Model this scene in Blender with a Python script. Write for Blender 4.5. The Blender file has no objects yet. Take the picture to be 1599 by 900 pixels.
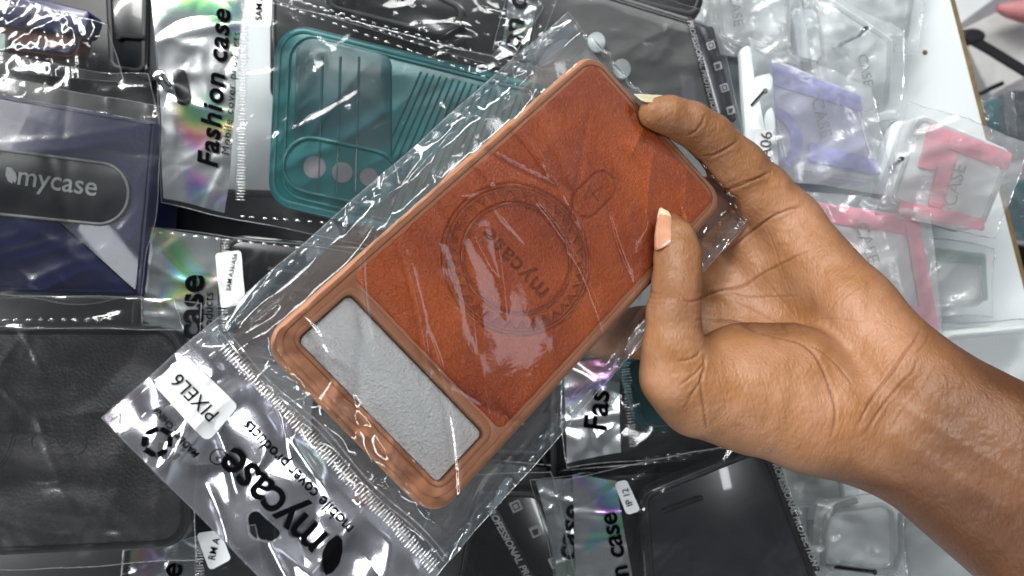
import bpy, bmesh, math, random
import numpy as np
from mathutils import Matrix, Vector
from mathutils.bvhtree import BVHTree
random.seed(7)
S = bpy.context.scene
C = S.collection
F = 1155.0                       # focal length in photo pixels (photo 1600 wide)
# picture frame: x right, y up, z to the camera (camera at origin).  The display wall is vertical in the
# world and the photograph was taken with the phone turned, so picture-left is world-up.
MW = Matrix(((0, 1, 0, 0), (0, 0, -1, 0), (-1, 0, 0, 1.5), (0, 0, 0, 1)))

# ------------------------------------------------------------------ camera, world, lamps, exposure
cam = bpy.data.cameras.new('camera')
cam.lens = F / 1600 * 36; cam.sensor_width = 36
cam.clip_start = 0.01; cam.clip_end = 50
cam.dof.use_dof = True; cam.dof.focus_distance = 0.262; cam.dof.aperture_fstop = 11
camo = bpy.data.objects.new('camera', cam); C.objects.link(camo); camo.matrix_world = MW.copy()
S.camera = camo
S.view_settings.view_transform = 'Standard'; S.view_settings.look = 'None'
S.view_settings.exposure = 0.08; S.view_settings.gamma = 1
S.cycles.transparent_max_bounces = 40; S.cycles.max_bounces = 10
S.cycles.glossy_bounces = 4; S.cycles.diffuse_bounces = 3
S.cycles.sample_clamp_indirect = 6
S.cycles.use_denoising = True

w = bpy.data.worlds.new('World'); S.world = w; w.use_nodes = True
nt = w.node_tree; nt.nodes.clear()
o_ = nt.nodes.new('ShaderNodeOutputWorld'); bg = nt.nodes.new('ShaderNodeBackground')
tc = nt.nodes.new('ShaderNodeTexCoord'); vo = nt.nodes.new('ShaderNodeTexVoronoi')
vo.inputs['Scale'].default_value = 2.6
nz = nt.nodes.new('ShaderNodeTexNoise'); nz.inputs['Scale'].default_value = 3
rp = nt.nodes.new('ShaderNodeValToRGB')
e = rp.color_ramp.elements
e[0].position = .30; e[0].color = (.10, .115, .13, 1)
e[1].position = .78; e[1].color = (1.15, 1.2, 1.25, 1)
mx = nt.nodes.new('ShaderNodeMix'); mx.inputs[0].default_value = .5
nt.links.new(tc.outputs['Generated'], vo.inputs['Vector']); nt.links.new(tc.outputs['Generated'], nz.inputs['Vector'])
nt.links.new(vo.outputs['Color'], mx.inputs[2]); nt.links.new(nz.outputs['Fac'], mx.inputs[3])
nt.links.new(mx.outputs[0], rp.inputs['Fac']); 
sx = nt.nodes.new('ShaderNodeSeparateXYZ'); nt.links.new(tc.outputs['Generated'], sx.inputs[0])
mr = nt.nodes.new('ShaderNodeMapRange'); mr.interpolation_type = 'SMOOTHSTEP'      # the dim shop behind the photographer
for k_, v_ in enumerate((-.92, -.45, .22, 1.15)): mr.inputs[k_ + 1].default_value = v_
nt.links.new(sx.outputs[1], mr.inputs[0]); dim = nt.nodes.new('ShaderNodeVectorMath'); dim.operation = 'SCALE'
nt.links.new(rp.outputs[0], dim.inputs[0]); nt.links.new(mr.outputs[0], dim.inputs['Scale']); nt.links.new(dim.outputs[0], bg.inputs['Color'])
bg.inputs['Strength'].default_value = .45; nt.links.new(bg.outputs[0], o_.inputs[0])

def lamp(name, pos, size, power, col=(1, 1, 1), target=(0, 0, -.3)):
    l = bpy.data.lights.new(name, 'AREA'); l.shape = 'RECTANGLE'; l.size, l.size_y = size
    l.energy = power; l.color = col
    o = bpy.data.objects.new(name, l); C.objects.link(o)
    d = Vector(target) - Vector(pos)
    o.matrix_world = MW @ (Matrix.Translation(pos) @ d.to_track_quat('-Z', 'Y').to_matrix().to_4x4())
    return o
# shop ceiling tubes (ceiling is picture-left / towards the camera side)
lamp('tube_lamp', (-1.0, 1.0, 1.15), (1.3, .10), 19, (1, .99, .97))
lamp('tube_lamp', (-1.9, -.5, .45), (.12, 1.5), 20, (.93, .97, 1))
lamp('tube_lamp', (.35, 1.5, .9), (1.2, .12), 14, (1, .99, .97))
lamp('tube_lamp', (-.5, -1.1, .8), (.9, .10), 5, (.95, .97, 1))
lamp('ceiling_panel_lamp', (-.55, 1.25, 1.1), (.9, .6), 23, (1, .99, .97))
lamp('film_sheen_lamp', (.88, .52, 1.0), (.34, .10), .24, (.84, .86, 1))  # added lamp, unseen, lays a soft lilac sheen on the held film
lamp('tube_lamp', (.12, .09, 1.08), (.55, .07), 3.2, (.97, .98, 1))  # tube added behind the camera for white glare on the film and frontal light

# ------------------------------------------------------------------ helpers
def P(px, py, d): return Vector(((px - 800) * d / F, (450 - py) * d / F, -d))
class Frame:
    def __init__(s, o, R): s.o = np.array(o, float); s.R = np.array(R, float)
    @staticmethod
    def px(cx, cy, d, ang=0, tx=0, ty=0):
        R = (Matrix.Rotation(math.radians(tx), 3, 'X') @ Matrix.Rotation(math.radians(ty), 3, 'Y') @ Matrix.Rotation(math.radians(ang), 3, 'Z'))
        return Frame(P(cx, cy, d), [list(r) for r in R])
    def loc(s, px, py, z=0.0):   # pixel ray onto local plane z -> local x, y
        d = np.array([(px - 800) / F, (450 - py) / F, -1.0])
        o = s.R.T @ (-s.o); dd = s.R.T @ d
        k = (z - o[2]) / dd[2]; p = o + k * dd
        return (float(p[0]), float(p[1]))
    def locs(s, pts, z=0.0): return [s.loc(a, b, z) for a, b in pts]
    def mat(s):
        m = Matrix([list(r) for r in s.R]).to_4x4(); m.translation = Vector(s.o); return m
TOP = []
def finish(o, fr=None, label=None, cat=None, group=None, kind=None):
    if fr is not None: o.matrix_world = fr.mat()
    if label: o['label'] = label
    if cat: o['category'] = cat
    if group: o['group'] = group
    if kind: o['kind'] = kind
    TOP.append(o); return o
def root(name, fr, label, cat, group=None):
    o = bpy.data.objects.new(name, None); o.empty_display_size = .01; C.objects.link(o)
    return finish(o, fr, label, cat, group)
def mesh(name, V, Fc, mat, parent=None, smooth=False):
    me = bpy.data.meshes.new(name)
    V = np.asarray(V, dtype=np.float64)
    me.from_pydata([tuple(v) for v in V], [], [tuple(int(i) for i in f) for f in Fc])
    me.validate(); me.materials.append(mat)
    if smooth:
        me.polygons.foreach_set('use_smooth', [True] * len(me.polygons))
        if len(me.polygons) < 3000: me.set_sharp_from_angle(angle=math.radians(42))
    o = bpy.data.objects.new(name, me); C.objects.link(o)
    if parent: o.parent = parent
    return o
class MB:
    def __init__(s): s.V = []; s.F = []
    def add(s, V, Fc):
        n = len(s.V); s.V += [tuple(v) for v in V]; s.F += [tuple(i + n for i in f) for f in Fc]
    def rings(s, rings, cap0=True, cap1=True):
        n = len(rings[0]); V = [p for r in rings for p in r]; Fc = []
        for k in range(len(rings) - 1):
            for i in range(n):
                j = (i + 1) % n
                Fc.append((k * n + i, k * n + j, (k + 1) * n + j, (k + 1) * n + i))
        if cap0: Fc.append(tuple(range(n))[::-1])
        if cap1: Fc.append(tuple((len(rings) - 1) * n + i for i in range(n)))
        s.add(V, Fc)
    def tube(s, pts, rad, n=8, caps=True):
        pts = [Vector(p) for p in pts]; rr = rad if isinstance(rad, (list, tuple)) else [rad] * len(pts)
        up = Vector((.13, .2, 1)).normalized(); R = []
        for i, p in enumerate(pts):
            t = (pts[min(i + 1, len(pts) - 1)] - pts[max(i - 1, 0)]).normalized()
            a = t.cross(up)
            if a.length < .05: a = t.cross(Vector((1, 0, 0)))
            a.normalize(); b = t.cross(a).normalized()
            R.append([tuple(p + (a * math.cos(2 * math.pi * k / n) + b * math.sin(2 * math.pi * k / n)) * rr[i]) for k in range(n)])
        s.rings(R, caps, caps)
    def box(s, x0, x1, y0, y1, z0, z1):
        s.rings([[(x0, y0, z0), (x1, y0, z0), (x1, y1, z0), (x0, y1, z0)], [(x0, y0, z1), (x1, y0, z1), (x1, y1, z1), (x0, y1, z1)]])
    def build(s, name, mat, parent=None, smooth=False): return mesh(name, s.V, s.F, mat, parent, smooth)
def rpoly(pts, r, n=7):
    """outline of a convex polygon (ccw) with rounded corners, n points per corner"""
    P2 = [np.array(p, float) for p in pts]
    a = sum(P2[i][0] * P2[(i + 1) % len(P2)][1] - P2[(i + 1) % len(P2)][0] * P2[i][1] for i in range(len(P2)))
    if a < 0: P2 = P2[::-1]
    out = []; rs = r if isinstance(r, (list, tuple)) else [r] * len(P2)
    for i in range(len(P2)):
        p = P2[i]; q0 = P2[i - 1]; q1 = P2[(i + 1) % len(P2)]
        u = (q0 - p) / np.linalg.norm(q0 - p); v = (q1 - p) / np.linalg.norm(q1 - p)
        th = math.acos(max(-1, min(1, float(u @ v)))); d = rs[i] / math.tan(th / 2)
        c = p + (u + v) / np.linalg.norm(u + v) * rs[i] / math.sin(th / 2)
        a0 = p + u * d - c; a1 = p + v * d - c
        g0 = math.atan2(a0[1], a0[0]); g1 = math.atan2(a1[1], a1[0])
        while g1 < g0: g1 += 2 * math.pi
        for k in range(n):
            g = g0 + (g1 - g0) * k / (n - 1); out.append((c[0] + rs[i] * math.cos(g), c[1] + rs[i] * math.sin(g)))
    return out
def rrect(x0, y0, x1, y1, r, n=7): return rpoly([(x0, y0), (x1, y0), (x1, y1), (x0, y1)], r, n)
def inset(poly, d):
    n = len(poly); p = np.array(poly); out = []
    for i in range(n):
        t = p[(i + 1) % n] - p[i - 1]; t /= np.linalg.norm(t) + 1e-12
        out.append(tuple(p[i] + np.array([-t[1], t[0]]) * d))
    return out
def z3(poly, z): return [(x, y, z) for x, y in poly]
def slab(mb, poly, ztop, thick, bev=.0012):
    b = bev
    mb.rings([z3(inset(poly, b), ztop - thick), z3(poly, ztop - thick + b), z3(poly, ztop - b), z3(inset(poly, b * .3), ztop - b * .3), z3(inset(poly, b), ztop)])
def ring(mb, outer, inner, z0, z1, b=.0006):
    R = [z3(outer, z0), z3(outer, z1 - b), z3(inset(outer, b * .3), z1 - b * .3), z3(inset(outer, b), z1),
         z3(inset(inner, -b), z1), z3(inset(inner, -b * .3), z1 - b * .3), z3(inner, z1 - b), z3(inner, z0)]
    mb.rings(R, False, False)
_tab = np.random.RandomState(3).rand(256, 256)
def vn(x, y, s=0):
    x = np.asarray(x) + s * 17.31; y = np.asarray(y) + s * 9.77
    xi = np.floor(x).astype(int); yi = np.floor(y).astype(int); fx = x - xi; fy = y - yi
    fx = fx * fx * fx * (fx * (fx * 6 - 15) + 10); fy = fy * fy * fy * (fy * (fy * 6 - 15) + 10)
    g = lambda a, b: _tab[a % 256, b % 256]
    return ((g(xi, yi) * (1 - fx) + g(xi + 1, yi) * fx) * (1 - fy) + (g(xi, yi + 1) * (1 - fx) + g(xi + 1, yi + 1) * fx) * fy) * 2 - 1
class Wrinkle:
    """film relief: curved sharp folds plus ridged noise; metres"""
    def __init__(s, seed, box, n=40, amp=.0008, w=.0018, ln=.03, ang=None, spread=1.6, low=.0008, lowf=45, rid=.0004, ridf=110):
        r = np.random.RandomState(seed); x0, y0, x1, y1 = box; s.L = []
        for k in range(n):
            a = r.rand() * math.pi if ang is None else math.radians(ang) + (r.rand() - .5) * spread
            s.L.append((x0 + r.rand() * (x1 - x0), y0 + r.rand() * (y1 - y0), math.cos(a), math.sin(a), ln * (.3 + 1.1 * r.rand()),
                        amp * (.3 + r.rand()) * (1 if r.rand() < .7 else -.7), w * (.5 + r.rand()), (r.rand() - .5) * 12))
        s.low, s.lowf, s.rid, s.ridf, s.seed = low, lowf, rid, ridf, seed
    def __call__(s, x, y):
        x = np.asarray(x, float); y = np.asarray(y, float)
        h = s.low * vn(x * s.lowf, y * s.lowf, s.seed) + s.low * .5 * vn(x * s.lowf * 2.3, y * s.lowf * 2.3, s.seed + 3)
        h = h + s.rid * (1 - 2 * np.abs(vn(x * s.ridf + 1.5 * vn(x * 60, y * 60, 5), y * s.ridf, s.seed + 7)))
        for (a, b, c, d, L, A, W, k) in s.L:
            u = (x - a) * c + (y - b) * d; v = -(x - a) * d + (y - b) * c + k * u * u
            t = np.clip(1 - (u / L) ** 2, 0, 1)
            h = h + A * t * np.exp(-np.abs(v) / W)
        return h
def film(name, quad, hf, mat, parent, res=.0012, hole=None, wob=.0, seed=0):
    q = [np.array(p, float) for p in quad]
    nu = max(3, int(max(np.linalg.norm(q[1] - q[0]), np.linalg.norm(q[2] - q[3])) / res))
    nv = max(3, int(max(np.linalg.norm(q[3] - q[0]), np.linalg.norm(q[2] - q[1])) / res))
    U, V = np.meshgrid(np.linspace(0, 1, nu), np.linspace(0, 1, nv))
    X = (1 - U) * (1 - V) * q[0][0] + U * (1 - V) * q[1][0] + U * V * q[2][0] + (1 - U) * V * q[3][0]
    Y = (1 - U) * (1 - V) * q[0][1] + U * (1 - V) * q[1][1] + U * V * q[2][1] + (1 - U) * V * q[3][1]
    if wob:
        X = X + wob * vn(Y * 40, X * 20, seed + 11); Y = Y + wob * vn(X * 40, Y * 20, seed + 23)
    Z = hf(X, Y)
    VV = np.stack([X.ravel(), Y.ravel(), Z.ravel()], 1)
    idx = np.arange(nu * nv).reshape(nv, nu)
    Q = np.stack([idx[:-1, :-1], idx[:-1, 1:], idx[1:, 1:], idx[1:, :-1]], -1).reshape(-1, 4)
    if hole is not None:
        cx = VV[Q, 0].mean(1); cy = VV[Q, 1].mean(1)
        Q = Q[~inpoly(cx, cy, hole)]
    return mesh(name, VV, Q, mat, parent, True)
def inpoly(x, y, poly):
    ins = np.zeros(np.shape(x), bool); n = len(poly)
    for i in range(n):
        x0, y0 = poly[i]; x1, y1 = poly[(i + 1) % n]
        c = ((y0 > y) != (y1 > y)) & (x < (x1 - x0) * (y - y0) / (y1 - y0 + 1e-15) + x0)
        ins ^= c
    return ins
def text_verts(s, size, bold=0, shear=0, spacing=1.0):
    c = bpy.data.curves.new('t', 'FONT'); c.body = s; c.size = 1; c.offset = bold; c.shear = shear
    c.space_character = spacing; c.align_x = 'CENTER'; c.align_y = 'CENTER'; c.resolution_u = 4
    o = bpy.data.objects.new('t', c); C.objects.link(o)
    me = bpy.data.meshes.new_from_object(o.evaluated_get(bpy.context.evaluated_depsgraph_get()))
    bm = bmesh.new(); bm.from_mesh(me)
    bmesh.ops.triangulate(bm, faces=bm.faces[:])
    for _ in range(3):
        es = [e for e in bm.edges if e.calc_length() * size > .0016]
        if not es: break
        bmesh.ops.subdivide_edges(bm, edges=es, cuts=1)
        bmesh.ops.triangulate(bm, faces=bm.faces[:])
    bm.verts.ensure_lookup_table()
    V = np.array([v.co[:2] for v in bm.verts]) * size if len(bm.verts) else np.zeros((0, 2))
    Fc = [[v.index for v in f.verts] for f in bm.faces]
    bm.free(); bpy.data.objects.remove(o); bpy.data.curves.remove(c); bpy.data.meshes.remove(me)
    return V, Fc
def text(name, s, x, y, size, ang, mat, parent, hf, eps=.0002, fit=None, xs=1.0, **kw):
    V, Fc = text_verts(s, size, **kw)
    if fit: k = fit / (V[:, 0].max() - V[:, 0].min()); V = V * [k if xs == 1 else k, (k if xs == 1 else 1)]
    V = V - [(V[:, 0].max() + V[:, 0].min()) / 2, (V[:, 1].max() + V[:, 1].min()) / 2]
    a = math.radians(ang); ca, sa = math.cos(a), math.sin(a)
    X = x + V[:, 0] * ca - V[:, 1] * sa; Y = y + V[:, 0] * sa + V[:, 1] * ca
    Z = hf(X, Y) + eps
    return mesh(name, np.stack([X, Y, Z], 1), Fc, mat, parent)
def flat(name, poly, hf, eps, mat, parent, res=.002):
    """a thin printed shape / sticker that follows the surface hf"""
    bm = bmesh.new(); f = bm.faces.new([bm.verts.new((x, y, 0)) for x, y in poly])
    bmesh.ops.triangulate(bm, faces=bm.faces[:])
    for _ in range(5):
        es = [e for e in bm.edges if e.calc_length() > res]
        if not es: break
        bmesh.ops.subdivide_edges(bm, edges=es, cuts=1); bmesh.ops.triangulate(bm, faces=bm.faces[:])
    V = np.array([v.co for v in bm.verts]); V[:, 2] = hf(V[:, 0], V[:, 1]) + eps
    for i, v in enumerate(bm.verts): v.index = i
    Fc = [[v.index for v in g.verts] for g in bm.faces]; bm.free()
    return mesh(name, V, Fc, mat, parent, True)
def dashes(name, p0, p1, step, L, W, hf, mat, parent, off=0, eps=.0001, H=.0004, cross=False, arc=0):
    p0 = np.array(p0, float); p1 = np.array(p1, float); D = np.linalg.norm(p1 - p0); t = (p1 - p0) / D; nrm = np.array([-t[1], t[0]])
    if cross: lx, ly = nrm, t
    else: lx, ly = t, nrm
    mb = MB(); k = int(D / step); rr = random.Random(int(D * 1e5))
    for i in range(k):
        c = p0 + t * (i + .5 + rr.uniform(-.12, .12)) * step + nrm * (off + arc * 4 * (i / k) * (1 - i / k))
        z = float(hf(c[0], c[1])) + eps; l = L * rr.uniform(.75, 1.1); tw = rr.uniform(-.08, .08)
        R = []
        for (f_, h_) in ((1, -.0001), (.8, H * .7), (.35, H)):
            R.append([tuple(np.append(c + lx * (l / 2 * f_) * math.cos(g) + ly * (W / 2 * f_ * math.sin(g) + tw * l * math.cos(g) * .3), z + h_)) for g in [2 * math.pi * q / 8 for q in range(8)]])
        mb.rings(R, False, True)
    return mb.build(name, mat, parent, True)

# ------------------------------------------------------------------ materials
def newmat(n):
    m = bpy.data.materials.new(n); m.use_nodes = True; t = m.node_tree; t.nodes.clear()
    out = t.nodes.new('ShaderNodeOutputMaterial'); return m, t, out
def N(t, typ, **kw):
    n = t.nodes.new(typ)
    for k, v in kw.items():
        k2 = k.replace('_', ' ')
        if k2 in n.inputs: n.inputs[k2].default_value = v
        else: setattr(n, k, v)
    return n
def noise(t, scale, detail=3, dist=0, vec=None, stretch=None, rough=.55):
    c = t.nodes.new('ShaderNodeTexCoord'); src = c.outputs['Object']
    if stretch:
        mp = t.nodes.new('ShaderNodeMapping'); mp.inputs['Scale'].default_value = stretch[0]
        mp.inputs['Rotation'].default_value = (0, 0, math.radians(stretch[1])); t.links.new(src, mp.inputs[0]); src = mp.outputs[0]
    n = t.nodes.new('ShaderNodeTexNoise'); n.inputs['Scale'].default_value = scale; n.inputs['Detail'].default_value = detail
    n.inputs['Distortion'].default_value = dist; n.inputs['Roughness'].default_value = rough
    t.links.new(src, n.inputs['Vector']); return n
def ridge(t, scale, dist=.6, stretch=None):
    n = noise(t, scale, 1.5, dist, stretch=stretch)
    a = N(t, 'ShaderNodeMath', operation='SUBTRACT'); a.inputs[1].default_value = .5; t.links.new(n.outputs['Fac'], a.inputs[0])
    b = N(t, 'ShaderNodeMath', operation='ABSOLUTE'); t.links.new(a.outputs[0], b.inputs[0]); return b.outputs[0]
def bump(t, h, dist, strength=1, prev=None):
    b = t.nodes.new('ShaderNodeBump'); b.inputs['Distance'].default_value = dist; b.inputs['Strength'].default_value = strength
    t.links.new(h, b.inputs['Height'])
    if prev: t.links.new(prev, b.inputs['Normal'])
    return b.outputs[0]
def col(c): return tuple(c) + (1,)
def solid(name, c, rough=.5, c2=None, cs=60, bs=0, bd=.0003, metal=0, spec=.5, coat=0, sss=0):
    m, t, out = newmat(name); p = t.nodes.new('ShaderNodeBsdfPrincipled'); t.links.new(p.outputs[0], out.inputs[0])
    p.inputs['Roughness'].default_value = rough; p.inputs['Metallic'].default_value = metal
    p.inputs['Specular IOR Level'].default_value = spec; p.inputs['Coat Weight'].default_value = coat
    if sss: p.inputs['Subsurface Weight'].default_value = sss; p.inputs['Subsurface Radius'].default_value = (.004, .002, .001); p.inputs['Subsurface Scale'].default_value = 1
    n = noise(t, cs, 4); mx = t.nodes.new('ShaderNodeMix'); mx.data_type = 'RGBA'
    r = t.nodes.new('ShaderNodeValToRGB'); r.color_ramp.elements[0].position = .35; r.color_ramp.elements[1].position = .65
    t.links.new(n.outputs['Fac'], r.inputs[0]); t.links.new(r.outputs[0], mx.inputs[0])
    c2 = c2 or tuple(x * .85 for x in c)
    mx.inputs[6].default_value = col(c); mx.inputs[7].default_value = col(c2); t.links.new(mx.outputs[2], p.inputs['Base Color'])
    if bs: t.links.new(bump(t, noise(t, bs, 3).outputs['Fac'], bd), p.inputs['Normal'])
    return m
def filmmat(name, tint=(.97, .98, .98), k=2.2, base=.02, rough=.07, haze=.02, hcol=(.8, .82, .85), crink=(90, .0006), fine=(420, .00015), stretch=None, plain=False):
    """clear plastic: fresnel reflection over transparency with crinkle relief"""
    m, t, out = newmat(name)
    nrm = bump(t, ridge(t, crink[0], .7, stretch), crink[1]); nrm = bump(t, noise(t, fine[0], 2, .4, stretch=stretch).outputs['Fac'], fine[1], 1, nrm)
    fr = N(t, 'ShaderNodeFresnel', IOR=1.5)
    if not plain: t.links.new(nrm, fr.inputs['Normal'])
    a = N(t, 'ShaderNodeMath', operation='MULTIPLY_ADD'); a.inputs[1].default_value = k; a.inputs[2].default_value = base; a.use_clamp = True
    t.links.new(fr.outputs[0], a.inputs[0])
    tr = N(t, 'ShaderNodeBsdfTransparent', Color=col(tint)); df = N(t, 'ShaderNodeBsdfDiffuse', Color=col(hcol))
    tl = N(t, 'ShaderNodeBsdfTranslucent', Color=col(hcol)); dm = N(t, 'ShaderNodeMixShader', Fac=.4); t.links.new(df.outputs[0], dm.inputs[1]); t.links.new(tl.outputs[0], dm.inputs[2])
    hz = N(t, 'ShaderNodeMixShader', Fac=haze); t.links.new(tr.outputs[0], hz.inputs[1]); t.links.new(dm.outputs[0], hz.inputs[2])
    gl = N(t, 'ShaderNodeBsdfGlossy', Roughness=rough, Color=(1, 1, 1, 1)); t.links.new(nrm, gl.inputs['Normal'])
    s = N(t, 'ShaderNodeMixShader'); t.links.new(a.outputs[0], s.inputs[0]); t.links.new(hz.outputs[0], s.inputs[1]); t.links.new(gl.outputs[0], s.inputs[2])
    t.links.new(s.outputs[0], out.inputs[0]); return m
def foilmat(name, amount=.85, base=(.75, .76, .78), rain=.6, rough=.22, crink=(60, .0016), thr=.52, dif=.25):
    """holographic silver foil: mirror like, breaking the light into colours as its facing changes"""
    m, t, out = newmat(name)
    nrm = bump(t, ridge(t, crink[0], .8), crink[1])
    geo = t.nodes.new('ShaderNodeNewGeometry'); dot = N(t, 'ShaderNodeVectorMath', operation='DOT_PRODUCT')
    t.links.new(nrm, dot.inputs[0]); t.links.new(geo.outputs['Incoming'], dot.inputs[1])
    n = noise(t, 15, 1, .5)
    sc = N(t, 'ShaderNodeMath', operation='MULTIPLY'); sc.inputs[1].default_value = 5.0; t.links.new(dot.outputs['Value'], sc.inputs[0])
    ad = N(t, 'ShaderNodeMath', operation='MULTIPLY_ADD'); ad.inputs[1].default_value = 3.2; t.links.new(n.outputs['Fac'], ad.inputs[0]); t.links.new(sc.outputs[0], ad.inputs[2])
    fc = N(t, 'ShaderNodeMath', operation='FRACT'); t.links.new(ad.outputs[0], fc.inputs[0])
    hs = N(t, 'ShaderNodeCombineColor', mode='HSV'); hs.inputs[1].default_value = .75; hs.inputs[2].default_value = 1; t.links.new(fc.outputs[0], hs.inputs[0])
    n2 = noise(t, 26, 2, .3); r2 = t.nodes.new('ShaderNodeValToRGB'); r2.color_ramp.elements[0].position = thr; r2.color_ramp.elements[1].position = thr + .1
    t.links.new(n2.outputs['Fac'], r2.inputs[0]); ml = N(t, 'ShaderNodeMath', operation='MULTIPLY'); ml.inputs[1].default_value = rain; t.links.new(r2.outputs[0], ml.inputs[0])
    mx = t.nodes.new('ShaderNodeMix'); mx.data_type = 'RGBA'; mx.inputs[6].default_value = col(base)
    t.links.new(ml.outputs[0], mx.inputs[0]); t.links.new(hs.outputs[0], mx.inputs[7])
    gl = N(t, 'ShaderNodeBsdfGlossy', Roughness=rough); t.links.new(mx.outputs[2], gl.inputs['Color']); t.links.new(nrm, gl.inputs['Normal'])
    df = N(t, 'ShaderNodeBsdfDiffuse'); t.links.new(mx.outputs[2], df.inputs['Color'])
    m1 = N(t, 'ShaderNodeMixShader', Fac=dif); t.links.new(gl.outputs[0], m1.inputs[1]); t.links.new(df.outputs[0], m1.inputs[2])
    tr = N(t, 'ShaderNodeBsdfTransparent'); s = N(t, 'ShaderNodeMixShader', Fac=amount)
    t.links.new(tr.outputs[0], s.inputs[1]); t.links.new(m1.outputs[0], s.inputs[2]); t.links.new(s.outputs[0], out.inputs[0]); return m
M = {}
M['rib'] = filmmat('zip_rib_plastic', k=5, base=.22, rough=.10, haze=.12, hcol=(.85, .87, .9), crink=(300, .0002))
M['film_back'] = filmmat('clear_film_back', k=1.1, base=.0, rough=.15, haze=.20, hcol=(.60, .70, .78), crink=(60, .0009), fine=(350, .00015))
M['film'] = filmmat('clear_film', k=1.35, base=.0, rough=.10, haze=.02, crink=(50, .0003), fine=(300, .00004))
M['film_held'] = filmmat('clear_film_held', k=1.3, base=.0, rough=.05, haze=.0, crink=(30, .0003), fine=(200, .00003), plain=True)
M['film_side'] = filmmat('clear_film_margin', k=2.2, base=.03, rough=.08, haze=.14, hcol=(.62, .70, .76), crink=(60, .0009), fine=(350, .00015), stretch=((1, 3.2, 1), 0))
M['film_header'] = filmmat('clear_film_header', k=2.6, base=.05, rough=.08, haze=.03, hcol=(.62, .62, .68), crink=(22, .0012), fine=(160, .00008))
M['film_dark'] = filmmat('clear_film_soft', k=1.25, base=.004, rough=.17, haze=.008, crink=(18, .0005), fine=(260, .00004))
M['frost'] = filmmat('frosted_film', k=1.5, base=.02, rough=.22, haze=.6, hcol=(.80, .83, .85), crink=(50, .0012))
M['frost_thin'] = filmmat('thin_frosted_film', k=1.4, base=.02, rough=.22, haze=.26, hcol=(.84, .88, .90), crink=(36, .0003))
M['bead'] = filmmat('seal_bead_plastic', k=3, base=.06, rough=.12, haze=.10, hcol=(.85, .87, .9), crink=(300, .0002))
M['foil'] = foilmat('holographic_foil', amount=.96, rain=.8, base=(.80, .82, .84), crink=(26, .0012), thr=.55, rough=.2)
M['foil_soft'] = foilmat('holographic_foil_soft', amount=.85, rain=.5, base=(.5, .52, .54), crink=(26, .0012))
M['navy'] = solid('navy_card', (.010, .014, .075), .38, (.015, .02, .09), 40, 500, .0001, coat=.3)
M['navy_edge'] = solid('navy_edge', (.015, .022, .085), .35)
M['charcoal'] = solid('charcoal_panel', (.016, .019, .026), .35)
M['pale_rim'] = solid('pale_grey_rim', (.34, .34, .33), .4)
M['silver_print'] = solid('silver_print', (.42, .44, .46), .4)
M['black'] = solid('black_rubber', (.008, .008, .009), .42, (.014, .014, .016))
M['black2'] = solid('black_glossy_plastic', (.006, .008, .01), .22, coat=.4)
M['ink'] = solid('black_ink', (.004, .004, .005), .9, spec=0)
M['inkdot'] = solid('grey_ink', (.06, .06, .065), .5)
M['inkpale'] = solid('pale_grey_ink', (.22, .23, .23), .5)
M['white_ink'] = solid('white_ink', (.66, .67, .68), .5)
M['sticker'] = solid('white_sticker_paper', (.78, .80, .81), .5)
M['teal'] = solid('teal_rubber', (.001, .17, .18), .34, (.002, .20, .21), 30, 900, .00005, coat=.15)
M['teal_dark'] = solid('teal_rubber_deep', (.001, .10, .118), .34, coat=.1)
M['lens_gap'] = solid('pinkish_foam_in_lens_holes', (.40, .38, .42), .7, bs=1500, bd=.0003)
M['greyleather'] = solid('dark_grey_leather', (.040, .043, .045), .42, (.070, .064, .070), 45, 700, .0009)
M['greyrim'] = solid('dark_grey_rim', (.022, .025, .028), .4)
M['brownleather_old'] = solid('dark_brown_leather', (.16, .05, .028), .5, (.1, .03, .02), 60, 700, .0004)
M['tpu'] = solid('tan_rubber', (.54, .245, .125), .42, (.50, .22, .108), 25, 1400, .00004, sss=.05)
M['foam'] = solid('silver_white_foam', (.90, .95, .98), .45, (.97, .99, 1.0), 600, 1100, .0012, spec=.6)
M['board'] = solid('white_board', (.70, .75, .76), .45, (.66, .71, .73), 8)
M['wood'] = solid('wood_edge', (.22, .15, .06), .6, (.13, .09, .035), 90)
M['chrome'] = solid('chrome_wire', (.6, .6, .62), .16, metal=1)
M['smoke'] = solid('smoke_grey_plastic', (.15, .155, .155), .3, (.20, .20, .195), 16, coat=.5)
M['smoke_dark'] = solid('dark_smoke_plastic', (.028, .03, .038), .25, (.04, .04, .052), 20, coat=.5)
M['paper'] = solid('pale_grey_insert', (.72, .76, .76), .6, (.64, .68, .68), 20)
M['lilac_insert'] = solid('lilac_insert', (.52, .52, .68), .6, (.46, .46, .62), 20)
M['paper_dark'] = solid('grey_insert', (.085, .088, .085), .4, (.06, .063, .062), 14, coat=.3)
M['white_plastic'] = solid('white_frosted_plastic', (.76, .82, .84), .35, (.58, .64, .66), 30, coat=.2)
M['purple'] = solid('purple_glitter_print', (.27, .26, .66), .4, (.40, .39, .74), 220)
M['pink'] = solid('pink_glitter_print', (.82, .22, .29), .4, (.72, .28, .38), 150)
M['pink2'] = solid('rose_glitter_print', (.74, .18, .32), .4, (.84, .30, .36), 150)
M['green'] = solid('pale_green_print', (.42, .56, .50), .5, (.34, .48, .42), 160)
M['clear_rim'] = filmmat('clear_rubber_rim', k=2.5, base=.06, rough=.15, haze=.75, hcol=(.80, .84, .84), crink=(80, .0006))
M['skin_pale'] = solid('skin_light_nail', (.62, .38, .27), .3, coat=.3)
M['wall'] = solid('grey_wall', (.30, .29, .31), .7)
M['boxwhite'] = solid('white_carton', (.58, .58, .57), .6)
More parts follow.
